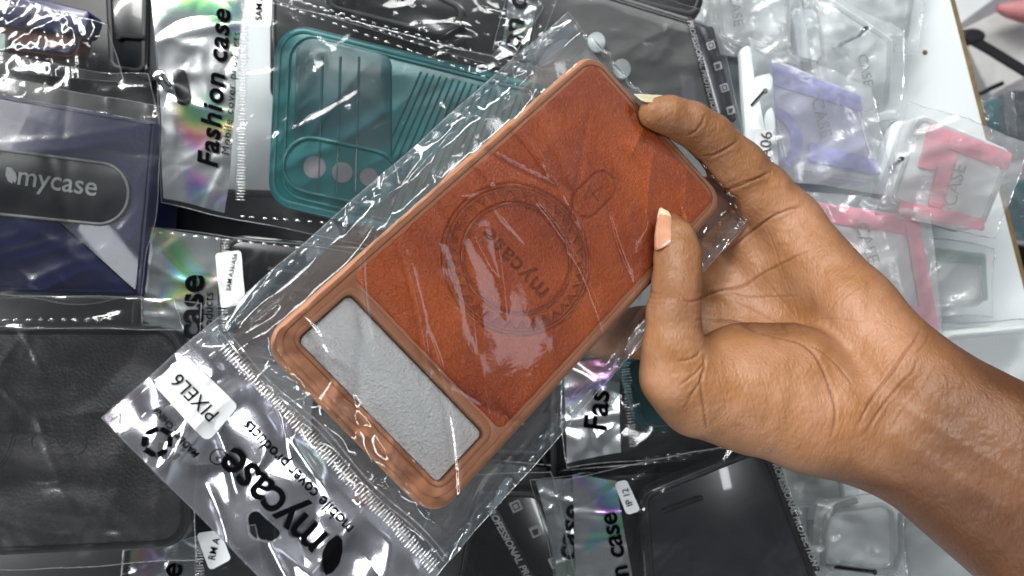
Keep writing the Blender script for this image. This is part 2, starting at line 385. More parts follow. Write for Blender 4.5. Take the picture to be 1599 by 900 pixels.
M['lilac'] = solid('lilac_grey_carton', (.33, .30, .33), .6)
M['redskin'] = solid('pinkish_red_cloth', (.55, .22, .23), .6)
flat0 = lambda x, y: np.zeros_like(np.asarray(x, float))
M['foil_clear'] = foilmat('holographic_clear_foil', amount=.84, rain=.3, base=(.86, .85, .92), rough=.14, crink=(20, .0016), thr=.6, dif=.08)
# ------------------------------------------------------------------ the held case
HF = Frame((0.00324646, 0.00887474, -0.25498494),
           [[0.66645795, -0.68182297, 0.30158125], [0.66331932, 0.72694585, 0.17764347], [-0.34035464, 0.08165276, 0.93674519]])
def leather_mat():
    m, t, out = newmat('tan_leather'); p = t.nodes.new('ShaderNodeBsdfPrincipled'); t.links.new(p.outputs[0], out.inputs[0])
    n1 = noise(t, 26, 4, .6); n2 = noise(t, 900, 3, .5)
    r = t.nodes.new('ShaderNodeValToRGB'); e = r.color_ramp.elements
    e[0].position = .32; e[0].color = (.44, .072, .014, 1); e[1].position = .70; e[1].color = (.72, .17, .022, 1)
    t.links.new(n1.outputs['Fac'], r.inputs[0])
    at = t.nodes.new('ShaderNodeAttribute'); at.attribute_name = 'groove_dark'
    mx = t.nodes.new('ShaderNodeMix'); mx.data_type = 'RGBA'; t.links.new(r.outputs[0], mx.inputs[6]); mx.inputs[7].default_value = (.13, .026, .012, 1)
    m2 = N(t, 'ShaderNodeMath', operation='MULTIPLY'); m2.inputs[1].default_value = .78; t.links.new(at.outputs['Fac'], m2.inputs[0]); t.links.new(m2.outputs[0], mx.inputs[0])
    m3 = t.nodes.new('ShaderNodeMix'); m3.data_type = 'RGBA'; m3.blend_type = 'MULTIPLY'; m3.inputs[0].default_value = .35
    r3 = t.nodes.new('ShaderNodeValToRGB'); r3.color_ramp.elements[0].position = .36; r3.color_ramp.elements[0].color = (.45, .4, .38, 1); r3.color_ramp.elements[1].position = .6
    t.links.new(n2.outputs['Fac'], r3.inputs[0]); t.links.new(mx.outputs[2], m3.inputs[6]); t.links.new(r3.outputs[0], m3.inputs[7])
    t.links.new(m3.outputs[2], p.inputs['Base Color']); p.inputs['Roughness'].default_value = .42
    v = t.nodes.new('ShaderNodeTexVoronoi'); v.feature = 'DISTANCE_TO_EDGE'; v.inputs['Scale'].default_value = 900
    ds = noise(t, 240, 2); c = t.nodes.new('ShaderNodeTexCoord')
    va = N(t, 'ShaderNodeVectorMath', operation='MULTIPLY_ADD'); va.inputs[1].default_value = (.004, .004, .004)
    t.links.new(ds.outputs['Color'], va.inputs[0]); t.links.new(c.outputs['Object'], va.inputs[2])
    mp = t.nodes.new('ShaderNodeMapping'); mp.inputs['Scale'].default_value = (1.0, .5, 1); mp.inputs['Rotation'].default_value = (0, 0, .6)
    t.links.new(va.outputs[0], mp.inputs[0]); t.links.new(mp.outputs[0], v.inputs['Vector'])
    b = bump(t, v.outputs['Distance'], .0005, .8); b = bump(t, noise(t, 700, 3, .8).outputs['Fac'], .0002, .8, b)
    t.links.new(b, p.inputs['Normal']); return m
def seg_d(x, y, a, b):
    a = np.array(a); b = np.array(b); d = b - a
    k = np.clip(((x - a[0]) * d[0] + (y - a[1]) * d[1]) / (d @ d), 0, 1)
    return np.hypot(x - a[0] - k * d[0], y - a[1] - k * d[1])
def bvh2d(V, Fc): return BVHTree.FromPolygons([(a, b, 0) for a, b in V], Fc)
case = root('phone_case', HF, 'tan brown rubber phone case with an embossed leather back, held up by the hand', 'phone case')
mb = MB()
outer = rrect(-.0805, -.039, .0805, .039, .0085, 9)
win = rrect(-.0722, -.0318, -.0500, .0318, .0025, 9)
# body: side walls, back, and the flat deck around the camera window
mb.rings([z3(inset(outer, .0022), -.0112), z3(inset(outer, .0006), -.0104), z3(outer, -.0085), z3(outer, -.0022), z3(inset(outer, .0004), -.0011), z3(inset(outer, .0013), -.0006),
          z3(inset(win, -.0012), -.0006), z3(win, -.0012), z3(win, -.0060)], False, False)
mb.add(z3(inset(outer, .0022), -.0112) , [tuple(range(len(outer)))[::-1]])
lea = rrect(-.0465, -.0352, .0772, .0352, .0055, 9)
ring(mb, inset(outer, .0012), rrect(-.0772, -.0358, .0778, .0358, .0065, 9), -.0010, .0001, .0005)
ring(mb, rrect(-.0738, -.0338, -.0468, .0338, .0045, 9), win, -.0010, .0002, .0008)
mb.build('frame', M['tpu'], case, True)
# side button notches on the long edge
mb = MB()
for x0, x1 in ((.002, .016), (.026, .036)):
    slab(mb, rrect(x0, .0385, x1, .0396, .0004, 3), -.0040, .0035, .0002)
mb.build('side_button', M['tpu'], case, True)
mb = MB(); slab(mb, rrect(-.0719, -.0315, -.0503, .0315, .0022), -.0024, .003, .0009); mb.build('foam_insert', M['foam'], case, True)
# leather panel with real debossed relief
xs = np.arange(-.0462, .0770, .00030); ys = np.arange(-.0350, .0351, .00030)
X, Y = np.meshgrid(xs, ys); ex, ey = .0002, .0017
rr_ = np.hypot(X - ex, Y - ey); th = np.arctan2(Y - ey, X - ex)
g = lambda d, w_: np.exp(-(d / w_) ** 2)
H = np.zeros_like(X); B = np.zeros_like(X)
for R_, a_ in ((.0268, 1), (.0255, .8), (.0200, 1), (.0190, .8)):
    H -= .00055 * a_ * g(rr_ - R_, .00042); B += .8 * g(rr_ - R_, .00034)
nz_ = 34; ph = (th / (2 * np.pi) * nz_) % 1; tri = np.abs(2 * ph - 1)          # zigzag
rz = .0212 + .0031 * tri
H += .00035 * g(rr_ - rz, .00038) * ((rr_ > .0205) & (rr_ < .0250))
rec = (rr_ > rz + .0002) & (rr_ < .0247); H -= .00022 * rec; B += .6 * rec
rec = (rr_ < rz - .0006) & (rr_ > .0208); B += .12 * rec
dot_ = (np.cos(th * 84) > .2) * g(rr_ - .0182, .0004); H -= .00018 * dot_; B += .3 * dot_
def pill_d(cx, cy, hl, r): return np.hypot(np.maximum(np.abs(X - cx) - hl, 0), Y - cy) - r
pd = pill_d(.0392, -.0010, .0052, .0053); H -= .00050 * g(pd, .00040); B += .8 * g(pd, .0003)
for a_, b_ in (((.0350, -.0002), (.0398, .0022)), ((.0398, .0022), (.0390, -.0006)), ((.0390, -.0006), (.0436, -.0012)), ((.0436, -.0012), (.0384, -.0036)), ((.0384, -.0036), (.0388, -.0010)), ((.0388, -.0010), (.0350, -.0002))):
    d = seg_d(X, Y, a_, b_); H -= .00022 * g(d, .0003); B += .5 * g(d, .0003)
V, Fc = text_verts('mycase', .0088, bold=.012, spacing=1.12)
k = .0300 / (V[:, 0].max() - V[:, 0].min()); V = V * k; V -= [(V[:, 0].max() + V[:, 0].min()) / 2, (V[:, 1].max() + V[:, 1].min()) / 2]
tv = np.stack([-.0004 - V[:, 1], .0012 + V[:, 0]], 1)      # reads towards +y, glyph tops towards -x
bt = bvh2d(tv, Fc); sel = np.argwhere((np.abs(X + .0004) < .0075) & (np.abs(Y - .0012) < .018))
for i, j in sel:
    if bt.ray_cast((X[i, j], Y[i, j], 1), (0, 0, -1))[0] is not None: H[i, j] -= .00035; B[i, j] += .85
ed = np.minimum(np.minimum(X - xs[0], xs[-1] - X), np.minimum(Y - ys[0], ys[-1] - Y))
H += .00012 * vn(X * 180, Y * 180, 4) + .00008 * vn(X * 420, Y * 420, 2); H -= .0009 * np.exp(-ed / .0005)
H -= .00018 * g(ed - .0030, .0003) * 0
idx = np.arange(X.size).reshape(X.shape); Q = np.stack([idx[:-1, :-1], idx[:-1, 1:], idx[1:, 1:], idx[1:, :-1]], -1).reshape(-1, 4)
cx = X.ravel()[Q].mean(1); cy = Y.ravel()[Q].mean(1); Q = Q[inpoly(cx, cy, rrect(-.0463, -.0351, .0771, .0351, .0045, 9))]
lo = mesh('leather_panel', np.stack([X.ravel(), Y.ravel(), H.ravel() - .0001], 1), Q, leather_mat(), case, True)
at = lo.data.attributes.new('groove_dark', 'FLOAT', 'POINT'); at.data.foreach_set('value', np.clip(B.ravel(), 0, 1).astype(np.float32))  # darker colour along the debossed lines strengthens the relief

# ------------------------------------------------------------------ the held bag
hbag = root('packaging_bag', HF, 'clear plastic bag around the tan brown phone case, with a silver header', 'plastic bag')
wb = Wrinkle(5, (-.09, -.05, .085, .05), n=34, amp=.0004, w=.0012, ln=.035, ang=65, spread=1.6, low=.00012, lowf=32, rid=.00005, ridf=50)
wm = Wrinkle(9, (-.09, -.055, .09, .055), n=130, amp=.0024, w=.0011, ln=.024, ang=6, spread=1.1, low=.0010, lowf=45, rid=.0004, ridf=90)
we = Wrinkle(15, (-.085, -.04, -.070, .04), n=26, amp=.0007, w=.0013, ln=.010, ang=70, spread=2.6, low=.0004, lowf=110, rid=.00012, ridf=170)
wh = Wrinkle(21, (-.128, -.052, -.085, .052), n=16, amp=.0015, w=.0024, ln=.026, ang=20, spread=2.6, low=.0014, lowf=38, rid=.0002, ridf=40)
def outd(x, y):
    return np.hypot(np.maximum(np.abs(x) - .0800, 0), np.maximum(np.abs(y) - .0385, 0))
def hfront(x, y):
    x = np.asarray(x, float); y = np.asarray(y, float)
    d = outd(x, y); k = np.clip(d / .010, 0, 1); s = k * k * (3 - 2 * k)
    inside = np.clip(1 - d / .004, 0, 1)
    base = .0011 - .0058 * s
    near = np.clip((-.070 - x) / .004, 0, 1) * inside
    hdr = np.clip((-.0880 - x) / .006, 0, 1)
    h = base + np.maximum(wb(x, y), -.0004) * np.maximum(inside, .2) * (1 - hdr) + np.clip(wm(x, y), -.0030, .0045) * (1 - inside) * (1 - hdr) * .85
    h = h + np.maximum(we(x, y), -.0003) * near
    h = h + (wh(x, y)) * hdr
    return h
def hback(x, y):
    x = np.asarray(x, float); y = np.asarray(y, float)
    d = outd(x, y); k = np.clip(d / .010, 0, 1); s = k * k * (3 - 2 * k)
    hdr = np.clip((-.0880 - x) / .006, 0, 1)
    return -.0122 + .0068 * s + .7 * wm(y, x) * np.clip(d / .004, 0, 1) * (1 - hdr) * .6 + (wh(x, y)) * hdr
hole = rpoly(HF.locs([(380, 778), (402, 796), (440, 829), (436, 850), (391, 839)], -.004), [.0016, .003, .0022, .0022, .0022][::1], 5)
L0, L1, R1, R0 = (-.1260, .0525), (.0860, .0555), (.0835, -.0515), (-.1270, -.0520)
def lerp(a, b, k): return (a[0] + (b[0] - a[0]) * k, a[1] + (b[1] - a[1]) * k)
xz = -.0885; kz = (xz - L0[0]) / (L1[0] - L0[0])
Lz, Rz = lerp(L0, L1, kz), lerp(R0, R1, kz)
film('front_film', [Rz, R1, L1, Lz], hfront, M['film_held'], hbag, .0006, wob=.0005)
film('back_film', [Rz, R1, L1, Lz], hback, M['film_back'], hbag, .0011, wob=.0005)
film('header_front_film', [R0, Rz, Lz, L0], hfront, M['film_header'], hbag, .0006, hole=hole)
film('header_back_film', [R0, Rz, Lz, L0], lambda x, y: hback(x, y) - 0, M['foil_clear'], hbag, .0009, hole=hole)
mb = MB(); mb.tube([(a, b, float(hfront(a, b))) for a, b in hole + hole[:1]], .00025, 6); mb.build('hang_hole_rim', M['bead'], hbag, True)
for nm, a, b, sg in (('edge_seal', L0, L1, -1), ('edge_seal', R1, R0, -1)):
    dashes(nm, a, b, .0052, .0034, .0011, hfront, M['bead'], hbag, off=sg * .0022, H=.0005)
dashes('edge_seal', lerp(L0, L1, .0), lerp(L0, L1, .18), .0052, .0034, .0011, hfront, M['bead'], hbag, off=-.0075, H=.0005)
dashes('end_seal', R1, L1, .0052, .0030, .0009, hfront, M['bead'], hbag, off=.0015, H=.0005)
dashes('zip_ribs', (-.0905, -.050), (-.0885, .046), .00115, .0052, .0007, hfront, M['rib'], hbag, eps=.0001, H=.0006, cross=True, arc=-.0002)
mb = MB()
for k_ in (-.0862, -.0846): mb.tube([(k_ - .0008 + .0008 * math.sin(i * .35), -.0505 + i * .00253, float(hfront(k_, -.0505 + i * .00253)) + .0003) for i in range(41)], .00022, 6)
mb.build('zip_track', M['bead'], hbag, True)
# edges of the film show as thin bright lines
mb = MB()
for a, b in ((L0, L1), (L1, R1), (R1, R0), (R0, L0)):
    mb.tube([(lambda q: (q[0] + .0005 * float(vn(q[1] * 40, q[0] * 20, 11)) * (1 if q[0] > xz else 0), q[1] + .0005 * float(vn(q[0] * 40, q[1] * 20, 23)) * (1 if q[0] > xz else 0), float(hfront(*q))))(lerp(a, b, i / 120)) for i in range(121)], .00016, 5)
mb.build('film_edge', M['bead'], hbag, True)
hp = lambda x, y: hfront(x, y) + .0008
INK = M['ink']
L_ = lambda px_, py_: HF.loc(px_, py_, -.004)
def span(a, b): a = L_(*a); b = L_(*b); return (a[0] + b[0]) / 2, (a[1] + b[1]) / 2, math.hypot(b[0] - a[0], b[1] - a[1]), math.degrees(math.atan2(b[1] - a[1], b[0] - a[0]))
x, y, l, a = span((506, 842), (360, 703)); text('printed_name', 'mycase', x, y, .0150, a, INK, hbag, hp, fit=l, bold=.014, spacing=.92)
x, y, l, a = span((548, 826), (384, 660)); text('printed_line', 'mobile cover products', x, y, .0050, a, INK, hbag, hp, fit=l, bold=.012)
x, y, l, a = span((308, 712), (240, 637)); text('printed_line', 'MADE IN CHINA', x, y, .0030, a, INK, hbag, hp, fit=l, bold=.02)
cc = L_(341, 714)
text('registered_mark', 'R', cc[0], cc[1], .0026, 90, INK, hbag, hp)
mb = MB(); nn = 28
Rg = []
for rad in (.0021, .0024): Rg.append([(cc[0] + rad * math.cos(6.2832 * i / nn), cc[1] + rad * math.sin(6.2832 * i / nn), float(hp(cc[0], cc[1])) + .0004) for i in range(nn)])
mb.rings(Rg, False, False); mb.build('registered_ring', INK, hbag)
leaf = HF.locs([(508, 898), (502, 880), (503, 862), (512, 845), (526, 834), (534, 842), (535, 860), (530, 880), (520, 893)], -.004)
flat('leaf_logo', leaf, hp, .0002, INK, hbag)
def recycle(cx, cy, r, mat, nm, eps=.0002):
    mbr = MB()
    for q in range(6):
        g0 = math.radians(60 * q + 12); tx, ty = -math.sin(g0), math.cos(g0); nx, ny = math.cos(g0), math.sin(g0); k = .40 if q % 2 else .33
        pts = [(-k, -.17), (k * .8, -.17), (k * 1.25, .02), (k * .8, .2), (-k, .2), (-k * .8, 0)]
        mbr.add([(cx + r * (nx * (.82 + o) + tx * s), cy + r * (ny * (.82 + o) + ty * s), float(hp(cx + r * nx, cy + r * ny)) + eps) for s, o in pts], [tuple(range(6))])
    return mbr.build(nm, mat, hbag)
cq = L_(246, 690); recycle(cq[0], cq[1], .0042, INK, 'recycling_mark')
cq = L_(268, 698); recycle(cq[0], cq[1], .0038, M['inkdot'], 'recycling_mark_reverse', -.0008)
# sticker
hs = lambda x, y: hfront(x, y) * .5 + .0011 - .0022
st = [HF.loc(287, 551), HF.loc(372, 634), HF.loc(322, 692), HF.loc(235, 598)]
sk = flat('size_sticker', rpoly(st, .0018, 5), lambda x, y: hfront(x, y), .0012, M['sticker'], hbag, .0012)
sc_ = np.mean(st, 0)
text('sticker_text', 'PIXEL6', sc_[0] - .0005, sc_[1], .0046, 90, INK, sk, lambda x, y: hfront(x, y), .0016, fit=.0165)
# ------------------------------------------------------------------ the hand
import openvdb
def skin_mat():
    m, t, out = newmat('skin'); p = t.nodes.new('ShaderNodeBsdfPrincipled'); t.links.new(p.outputs[0], out.inputs[0])
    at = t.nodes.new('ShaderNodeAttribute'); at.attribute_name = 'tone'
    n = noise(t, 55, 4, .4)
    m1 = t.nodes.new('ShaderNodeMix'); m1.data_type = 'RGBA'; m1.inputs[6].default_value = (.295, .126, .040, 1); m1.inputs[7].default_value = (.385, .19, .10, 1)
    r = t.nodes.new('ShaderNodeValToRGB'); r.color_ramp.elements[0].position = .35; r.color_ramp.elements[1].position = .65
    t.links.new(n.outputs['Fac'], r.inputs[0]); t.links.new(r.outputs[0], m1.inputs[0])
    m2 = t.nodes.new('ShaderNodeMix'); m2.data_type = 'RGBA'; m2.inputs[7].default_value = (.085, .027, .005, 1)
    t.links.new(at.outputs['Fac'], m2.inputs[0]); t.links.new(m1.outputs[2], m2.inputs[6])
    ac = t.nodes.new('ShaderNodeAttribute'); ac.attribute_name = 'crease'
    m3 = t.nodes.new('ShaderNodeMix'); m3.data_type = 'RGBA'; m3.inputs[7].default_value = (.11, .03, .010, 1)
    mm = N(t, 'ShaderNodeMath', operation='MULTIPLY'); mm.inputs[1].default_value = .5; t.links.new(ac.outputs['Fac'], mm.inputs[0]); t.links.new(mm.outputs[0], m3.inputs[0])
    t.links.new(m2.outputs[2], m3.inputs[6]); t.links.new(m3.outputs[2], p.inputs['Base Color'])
    p.inputs['Roughness'].default_value = .5; p.inputs['Subsurface Weight'].default_value = .12
    p.inputs['Subsurface Radius'].default_value = (.004, .0016, .0008); p.inputs['Subsurface Scale'].default_value = 1.0
    v = t.nodes.new('ShaderNodeTexVoronoi'); v.feature = 'DISTANCE_TO_EDGE'; v.inputs['Scale'].default_value = 750
    c = t.nodes.new('ShaderNodeTexCoord'); mp = t.nodes.new('ShaderNodeMapping'); mp.inputs['Rotation'].default_value = (0, 0, .5); mp.inputs['Scale'].default_value = (1, .45, 1)
    t.links.new(c.outputs['Object'], mp.inputs[0]); t.links.new(mp.outputs[0], v.inputs['Vector'])
    b = bump(t, v.outputs['Distance'], .0005, .5)
    b = bump(t, noise(t, 150, 5, .6, stretch=((1, .35, 1), 25)).outputs['Fac'], .0004, .7, b)
    t.links.new(b, p.inputs['Normal']); return m
def depth_case(px, py, z=0.0):
    x, y = HF.loc(px, py, z); w_ = HF.o + HF.R @ np.array([x, y, z]); return -w_[2]
B_ = 0  # cones: (px,py,depth,r_mm) pairs, group
cones = []
def chain(pts, k=None):
    for a, b in zip(pts[:-1], pts[1:]): cones.append((P(*a[:3]), P(*b[:3]), a[3] / 1000, b[3] / 1000, k))
LIT = [(1022, 177, .2775, 6.0), (1045, 180, .2785, 6.9), (1078, 193, .281, 7.9), (1108, 213, .284, 8.5), (1152, 262, .291, 10.6), (1190, 305, .297, 12.0), (1228, 352, .299, 13.5)]
chain(LIT)
chain([(1228, 352, .299, 13.5), (1325, 490, .279, 17.5), (1412, 612, .262, 22)])
chain([(1412, 612, .262, 22), (1712, 806, .235, 27.5)])
chain([(1408, 683, .258, 20), (1720, 898, .235, 27)])
chain([(1408, 650, .264, 20), (1170, 400, .308, 12.5)])
chain([(1400, 660, .264, 20), (1120, 450, .309, 12)])
chain([(1390, 670, .264, 19), (1085, 505, .309, 12)])
TH = [(1050, 352, .0, 4.6), (1056, 372, .0, 7.0), (1059, 400, .0, 8.2), (1058, 440, .0, 8.5), (1052, 490, .0, 9.0), (1052, 540, .0, 10.2), (1062, 585, .0, 13.0)]
dth = [depth_case(1050, 352) - .0045, depth_case(1056, 372) - .0072, depth_case(1059, 400) - .0086, depth_case(1058, 440) - .0096, .2555, .2550, .258]
TH = [(a, b, d, r) for (a, b, _, r), d in zip(TH, dth)]
THK = len(cones); chain(TH); 
chain([TH[-1], (1095, 605, .264, 17.0), (1165, 612, .268, 21), (1270, 642, .265, 21.5), (1390, 680, .262, 21)])
chain([(1165, 590, .270, 20), (1240, 590, .268, 20)])
# the three fingers behind the case
chain([(1085, 505, .309, 12), (1000, 520, .293, 9.4), (945, 522, .288, 8.6), (880, 490, .291, 8)])
chain([(1120, 450, .309, 12), (1050, 400, .300, 9.4), (985, 350, .297, 8.8), (930, 330, .297, 8)])
chain([(1170, 400, .308, 12.5), (1090, 320, .303, 9.2), (1030, 270, .303, 8.6), (985, 250, .303, 8)])
pts = np.array([list(c[0]) for c in cones] + [list(c[1]) for c in cones])
h_ = .0009
lo_ = pts.min(0) - .032; hi_ = pts.max(0) + .032
gx, gy, gz = [np.arange(lo_[i], hi_[i], h_, dtype=np.float32) for i in range(3)]
D = None
def cone_sdf(a, b, ra, rb):
    a = np.array(a, np.float32); b = np.array(b, np.float32); d = b - a; L2 = float(d @ d)
    px_ = gx[:, None, None] - a[0]; py_ = gy[None, :, None] - a[1]; pz_ = gz[None, None, :] - a[2]
    k = np.clip((px_ * d[0] + py_ * d[1] + pz_ * d[2]) / L2, 0, 1)
    dist = np.sqrt((px_ - k * d[0]) ** 2 + (py_ - k * d[1]) ** 2 + (pz_ - k * d[2]) ** 2)
    return dist - (ra + (rb - ra) * k)
def smin(a, b, k):
    h = np.clip(.5 + .5 * (b - a) / k, 0, 1); return b + (a - b) * h - k * h * (1 - h)
for i, c in enumerate(cones):
    s_ = cone_sdf(*c[:4]).astype(np.float32)
    D = s_ if D is None else smin(D, s_, .0022 if (i >= THK and i < THK + 6) else (.0030 if i < 6 else .0050))
gr = openvdb.FloatGrid(background=.05); gr.copyFromArray(np.ascontiguousarray(D)); del D
vv, tt, qq = gr.convertToPolygons(isovalue=0.0, adaptivity=0.0)
HV = vv.astype(np.float64) * h_ + lo_
faces = [tuple(f[::-1]) for f in qq] + [tuple(f[::-1]) for f in tt]
me = bpy.data.meshes.new('hand'); me.from_pydata([tuple(v) for v in HV], [], faces)
bm = bmesh.new(); bm.from_mesh(me)
bmesh.ops.recalc_face_normals(bm, faces=bm.faces[:])
for _ in range(3): bmesh.ops.smooth_vert(bm, verts=bm.verts[:], factor=.5, use_axis_x=True, use_axis_y=True, use_axis_z=True)
bm.to_mesh(me); bm.free()
hand = bpy.data.objects.new('person', me); C.objects.link(hand)
sub = hand.modifiers.new('s', 'SUBSURF'); sub.levels = 1
me2 = bpy.data.meshes.new_from_object(hand.evaluated_get(bpy.context.evaluated_depsgraph_get())); hand.modifiers.clear(); hand.data = me2; me = me2; me.name = 'hand'
nv = len(me.vertices); co = np.empty(nv * 3); me.vertices.foreach_get('co', co); co = co.reshape(-1, 3)
no = np.empty(nv * 3); me.vertices.foreach_get('normal', no); no = no.reshape(-1, 3)
dd_ = -co[:, 2]; PX = 800 + co[:, 0] / dd_ * F; PY = 450 - co[:, 1] / dd_ * F
view = -co / np.linalg.norm(co, axis=1)[:, None]; front = np.clip((no * view).sum(1) * 3, 0, 1)
# skin creases: polylines in the palm, (points), width px, depth mm, side limits
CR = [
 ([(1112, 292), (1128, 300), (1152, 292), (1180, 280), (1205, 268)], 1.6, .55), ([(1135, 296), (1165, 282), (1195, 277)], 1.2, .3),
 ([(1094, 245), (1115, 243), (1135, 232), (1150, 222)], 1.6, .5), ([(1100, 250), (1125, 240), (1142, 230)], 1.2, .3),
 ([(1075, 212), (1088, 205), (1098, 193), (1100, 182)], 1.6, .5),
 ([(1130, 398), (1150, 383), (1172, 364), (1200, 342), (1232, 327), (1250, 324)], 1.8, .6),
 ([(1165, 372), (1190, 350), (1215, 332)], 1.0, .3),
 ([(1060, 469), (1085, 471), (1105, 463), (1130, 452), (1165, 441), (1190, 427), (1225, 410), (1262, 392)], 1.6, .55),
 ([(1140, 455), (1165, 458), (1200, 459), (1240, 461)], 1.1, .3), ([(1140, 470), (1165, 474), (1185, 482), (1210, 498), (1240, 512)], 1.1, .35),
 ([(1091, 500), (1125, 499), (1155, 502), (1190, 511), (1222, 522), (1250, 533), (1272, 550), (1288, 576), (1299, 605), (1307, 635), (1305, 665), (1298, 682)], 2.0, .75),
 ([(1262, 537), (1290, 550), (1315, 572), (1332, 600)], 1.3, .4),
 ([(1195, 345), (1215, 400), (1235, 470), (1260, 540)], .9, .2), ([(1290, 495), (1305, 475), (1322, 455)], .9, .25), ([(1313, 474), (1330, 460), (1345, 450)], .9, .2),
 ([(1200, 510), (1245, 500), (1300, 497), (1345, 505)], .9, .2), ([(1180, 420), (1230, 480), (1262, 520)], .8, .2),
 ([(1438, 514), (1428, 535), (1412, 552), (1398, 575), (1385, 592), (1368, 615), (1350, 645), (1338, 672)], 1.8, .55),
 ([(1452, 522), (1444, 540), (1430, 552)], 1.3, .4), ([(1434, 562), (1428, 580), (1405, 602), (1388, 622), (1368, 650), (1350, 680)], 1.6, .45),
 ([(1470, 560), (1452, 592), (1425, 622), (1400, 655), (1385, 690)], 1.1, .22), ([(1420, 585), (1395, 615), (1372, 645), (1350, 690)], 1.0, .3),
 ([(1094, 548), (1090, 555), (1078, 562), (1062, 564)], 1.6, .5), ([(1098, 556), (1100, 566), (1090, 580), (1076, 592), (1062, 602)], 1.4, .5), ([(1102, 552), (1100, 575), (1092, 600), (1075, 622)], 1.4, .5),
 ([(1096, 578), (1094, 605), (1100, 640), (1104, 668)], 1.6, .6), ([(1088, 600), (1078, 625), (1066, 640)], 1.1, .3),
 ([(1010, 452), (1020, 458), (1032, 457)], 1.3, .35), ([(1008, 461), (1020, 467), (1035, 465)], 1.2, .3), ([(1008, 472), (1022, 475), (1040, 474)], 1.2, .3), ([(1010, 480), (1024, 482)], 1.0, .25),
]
rs = random.Random(4)
for i in range(16):   # fine lines over the thumb ball
    x0 = 1112 + i * 11 + rs.uniform(-4, 4); y0 = rs.uniform(548, 600) + (i * 1.0); L_ = rs.uniform(45, 95)
    CR.append(([(x0, y0), (x0 + 6 + i * .2, y0 + L_ * .35), (x0 + 14, y0 + L_ * .7), (x0 + 18, y0 + L_)], .8, rs.uniform(.10, .28)))
for i in range(16):   # fine lines at the base of the palm
    x0 = 1240 + i * 9 + rs.uniform(-5, 5); y0 = 720 - abs(i - 2) * 2.5 + rs.uniform(-20, 10)
    CR.append(([(x0 - 12, y0), (x0 + 4, y0 - 30), (x0 + 22, y0 - 55 - rs.uniform(0, 25))], .8, rs.uniform(.08, .2)))
for i in range(20):   # hypothenar edge hatching
    x0 = 1225 + i * 7 + rs.uniform(-6, 6); y0 = 350 + i * 7.5 + rs.uniform(-10, 10); L_ = rs.uniform(16, 36)
    CR.append(([(x0, y0), (x0 + L_ * .6, y0 - L_ * .35), (x0 + L_, y0 - L_ * .75)], .8, rs.uniform(.06, .16)))
crease = np.zeros(nv); disp = np.zeros(nv)
def pl_dist(pl):
    best = np.full(nv, 1e9); pl = np.array(pl, float)
    # smooth the polyline
    t_ = np.linspace(0, len(pl) - 1, 6 * (len(pl) - 1) + 1); xs_ = np.interp(t_, range(len(pl)), pl[:, 0]); ys_ = np.interp(t_, range(len(pl)), pl[:, 1])
    for _ in range(4): xs_[1:-1] = (xs_[:-2] + xs_[1:-1] * 2 + xs_[2:]) / 4; ys_[1:-1] = (ys_[:-2] + ys_[1:-1] * 2 + ys_[2:]) / 4
    m_ = (PX > xs_.min() - 15) & (PX < xs_.max() + 15) & (PY > ys_.min() - 15) & (PY < ys_.max() + 15) & (front > .02)
    ii = np.where(m_)[0]; b_ = np.full(len(ii), 1e9); tt_ = np.zeros(len(ii))
    for q in range(len(xs_) - 1):
        d = seg_d(PX[ii], PY[ii], (xs_[q], ys_[q]), (xs_[q + 1], ys_[q + 1])); u = d < b_; b_[u] = d[u]; tt_[u] = q / (len(xs_) - 1)
    return ii, b_, tt_
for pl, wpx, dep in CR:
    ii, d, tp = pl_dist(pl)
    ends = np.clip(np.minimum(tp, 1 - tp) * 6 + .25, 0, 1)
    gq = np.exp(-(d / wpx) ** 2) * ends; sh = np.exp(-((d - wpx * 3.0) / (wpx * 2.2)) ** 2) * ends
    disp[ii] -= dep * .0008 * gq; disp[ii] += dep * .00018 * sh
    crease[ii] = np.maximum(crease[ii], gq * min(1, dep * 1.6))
# large soft forms: hollow of the palm, pads, tendons
def blob(cx, cy, rx, ry, amp, ang=0):
    a = math.radians(ang); u = (PX - cx) * math.cos(a) + (PY - cy) * math.sin(a); v = -(PX - cx) * math.sin(a) + (PY - cy) * math.cos(a)
    return amp * np.exp(-(u / rx) ** 2 - (v / ry) ** 2) * front
disp += blob(1195, 480, 75, 40, -.0045, 15) + blob(1180, 330, 40, 30, .0012) + blob(1330, 470, 70, 45, .0015, 50) + blob(1300, 600, 30, 60, -.0014, 0) + blob(1190, 610, 80, 50, .0015) + blob(1430, 600, 22, 70, -.0012, 35)
disp += blob(1500, 690, 120, 10, .0007, 32) + blob(1480, 740, 120, 12, .0006, 35) + blob(1045, 470, 24, 10, .0006) + blob(1085, 185, 8, 20, -.0006, -30)
disp += .00018 * vn(PX * .05, PY * .05, 3) * front + .00008 * vn(PX * .16, PY * .16, 6) * front
co = co + no * disp[:, None]; me.vertices.foreach_set('co', co.ravel()); me.update()
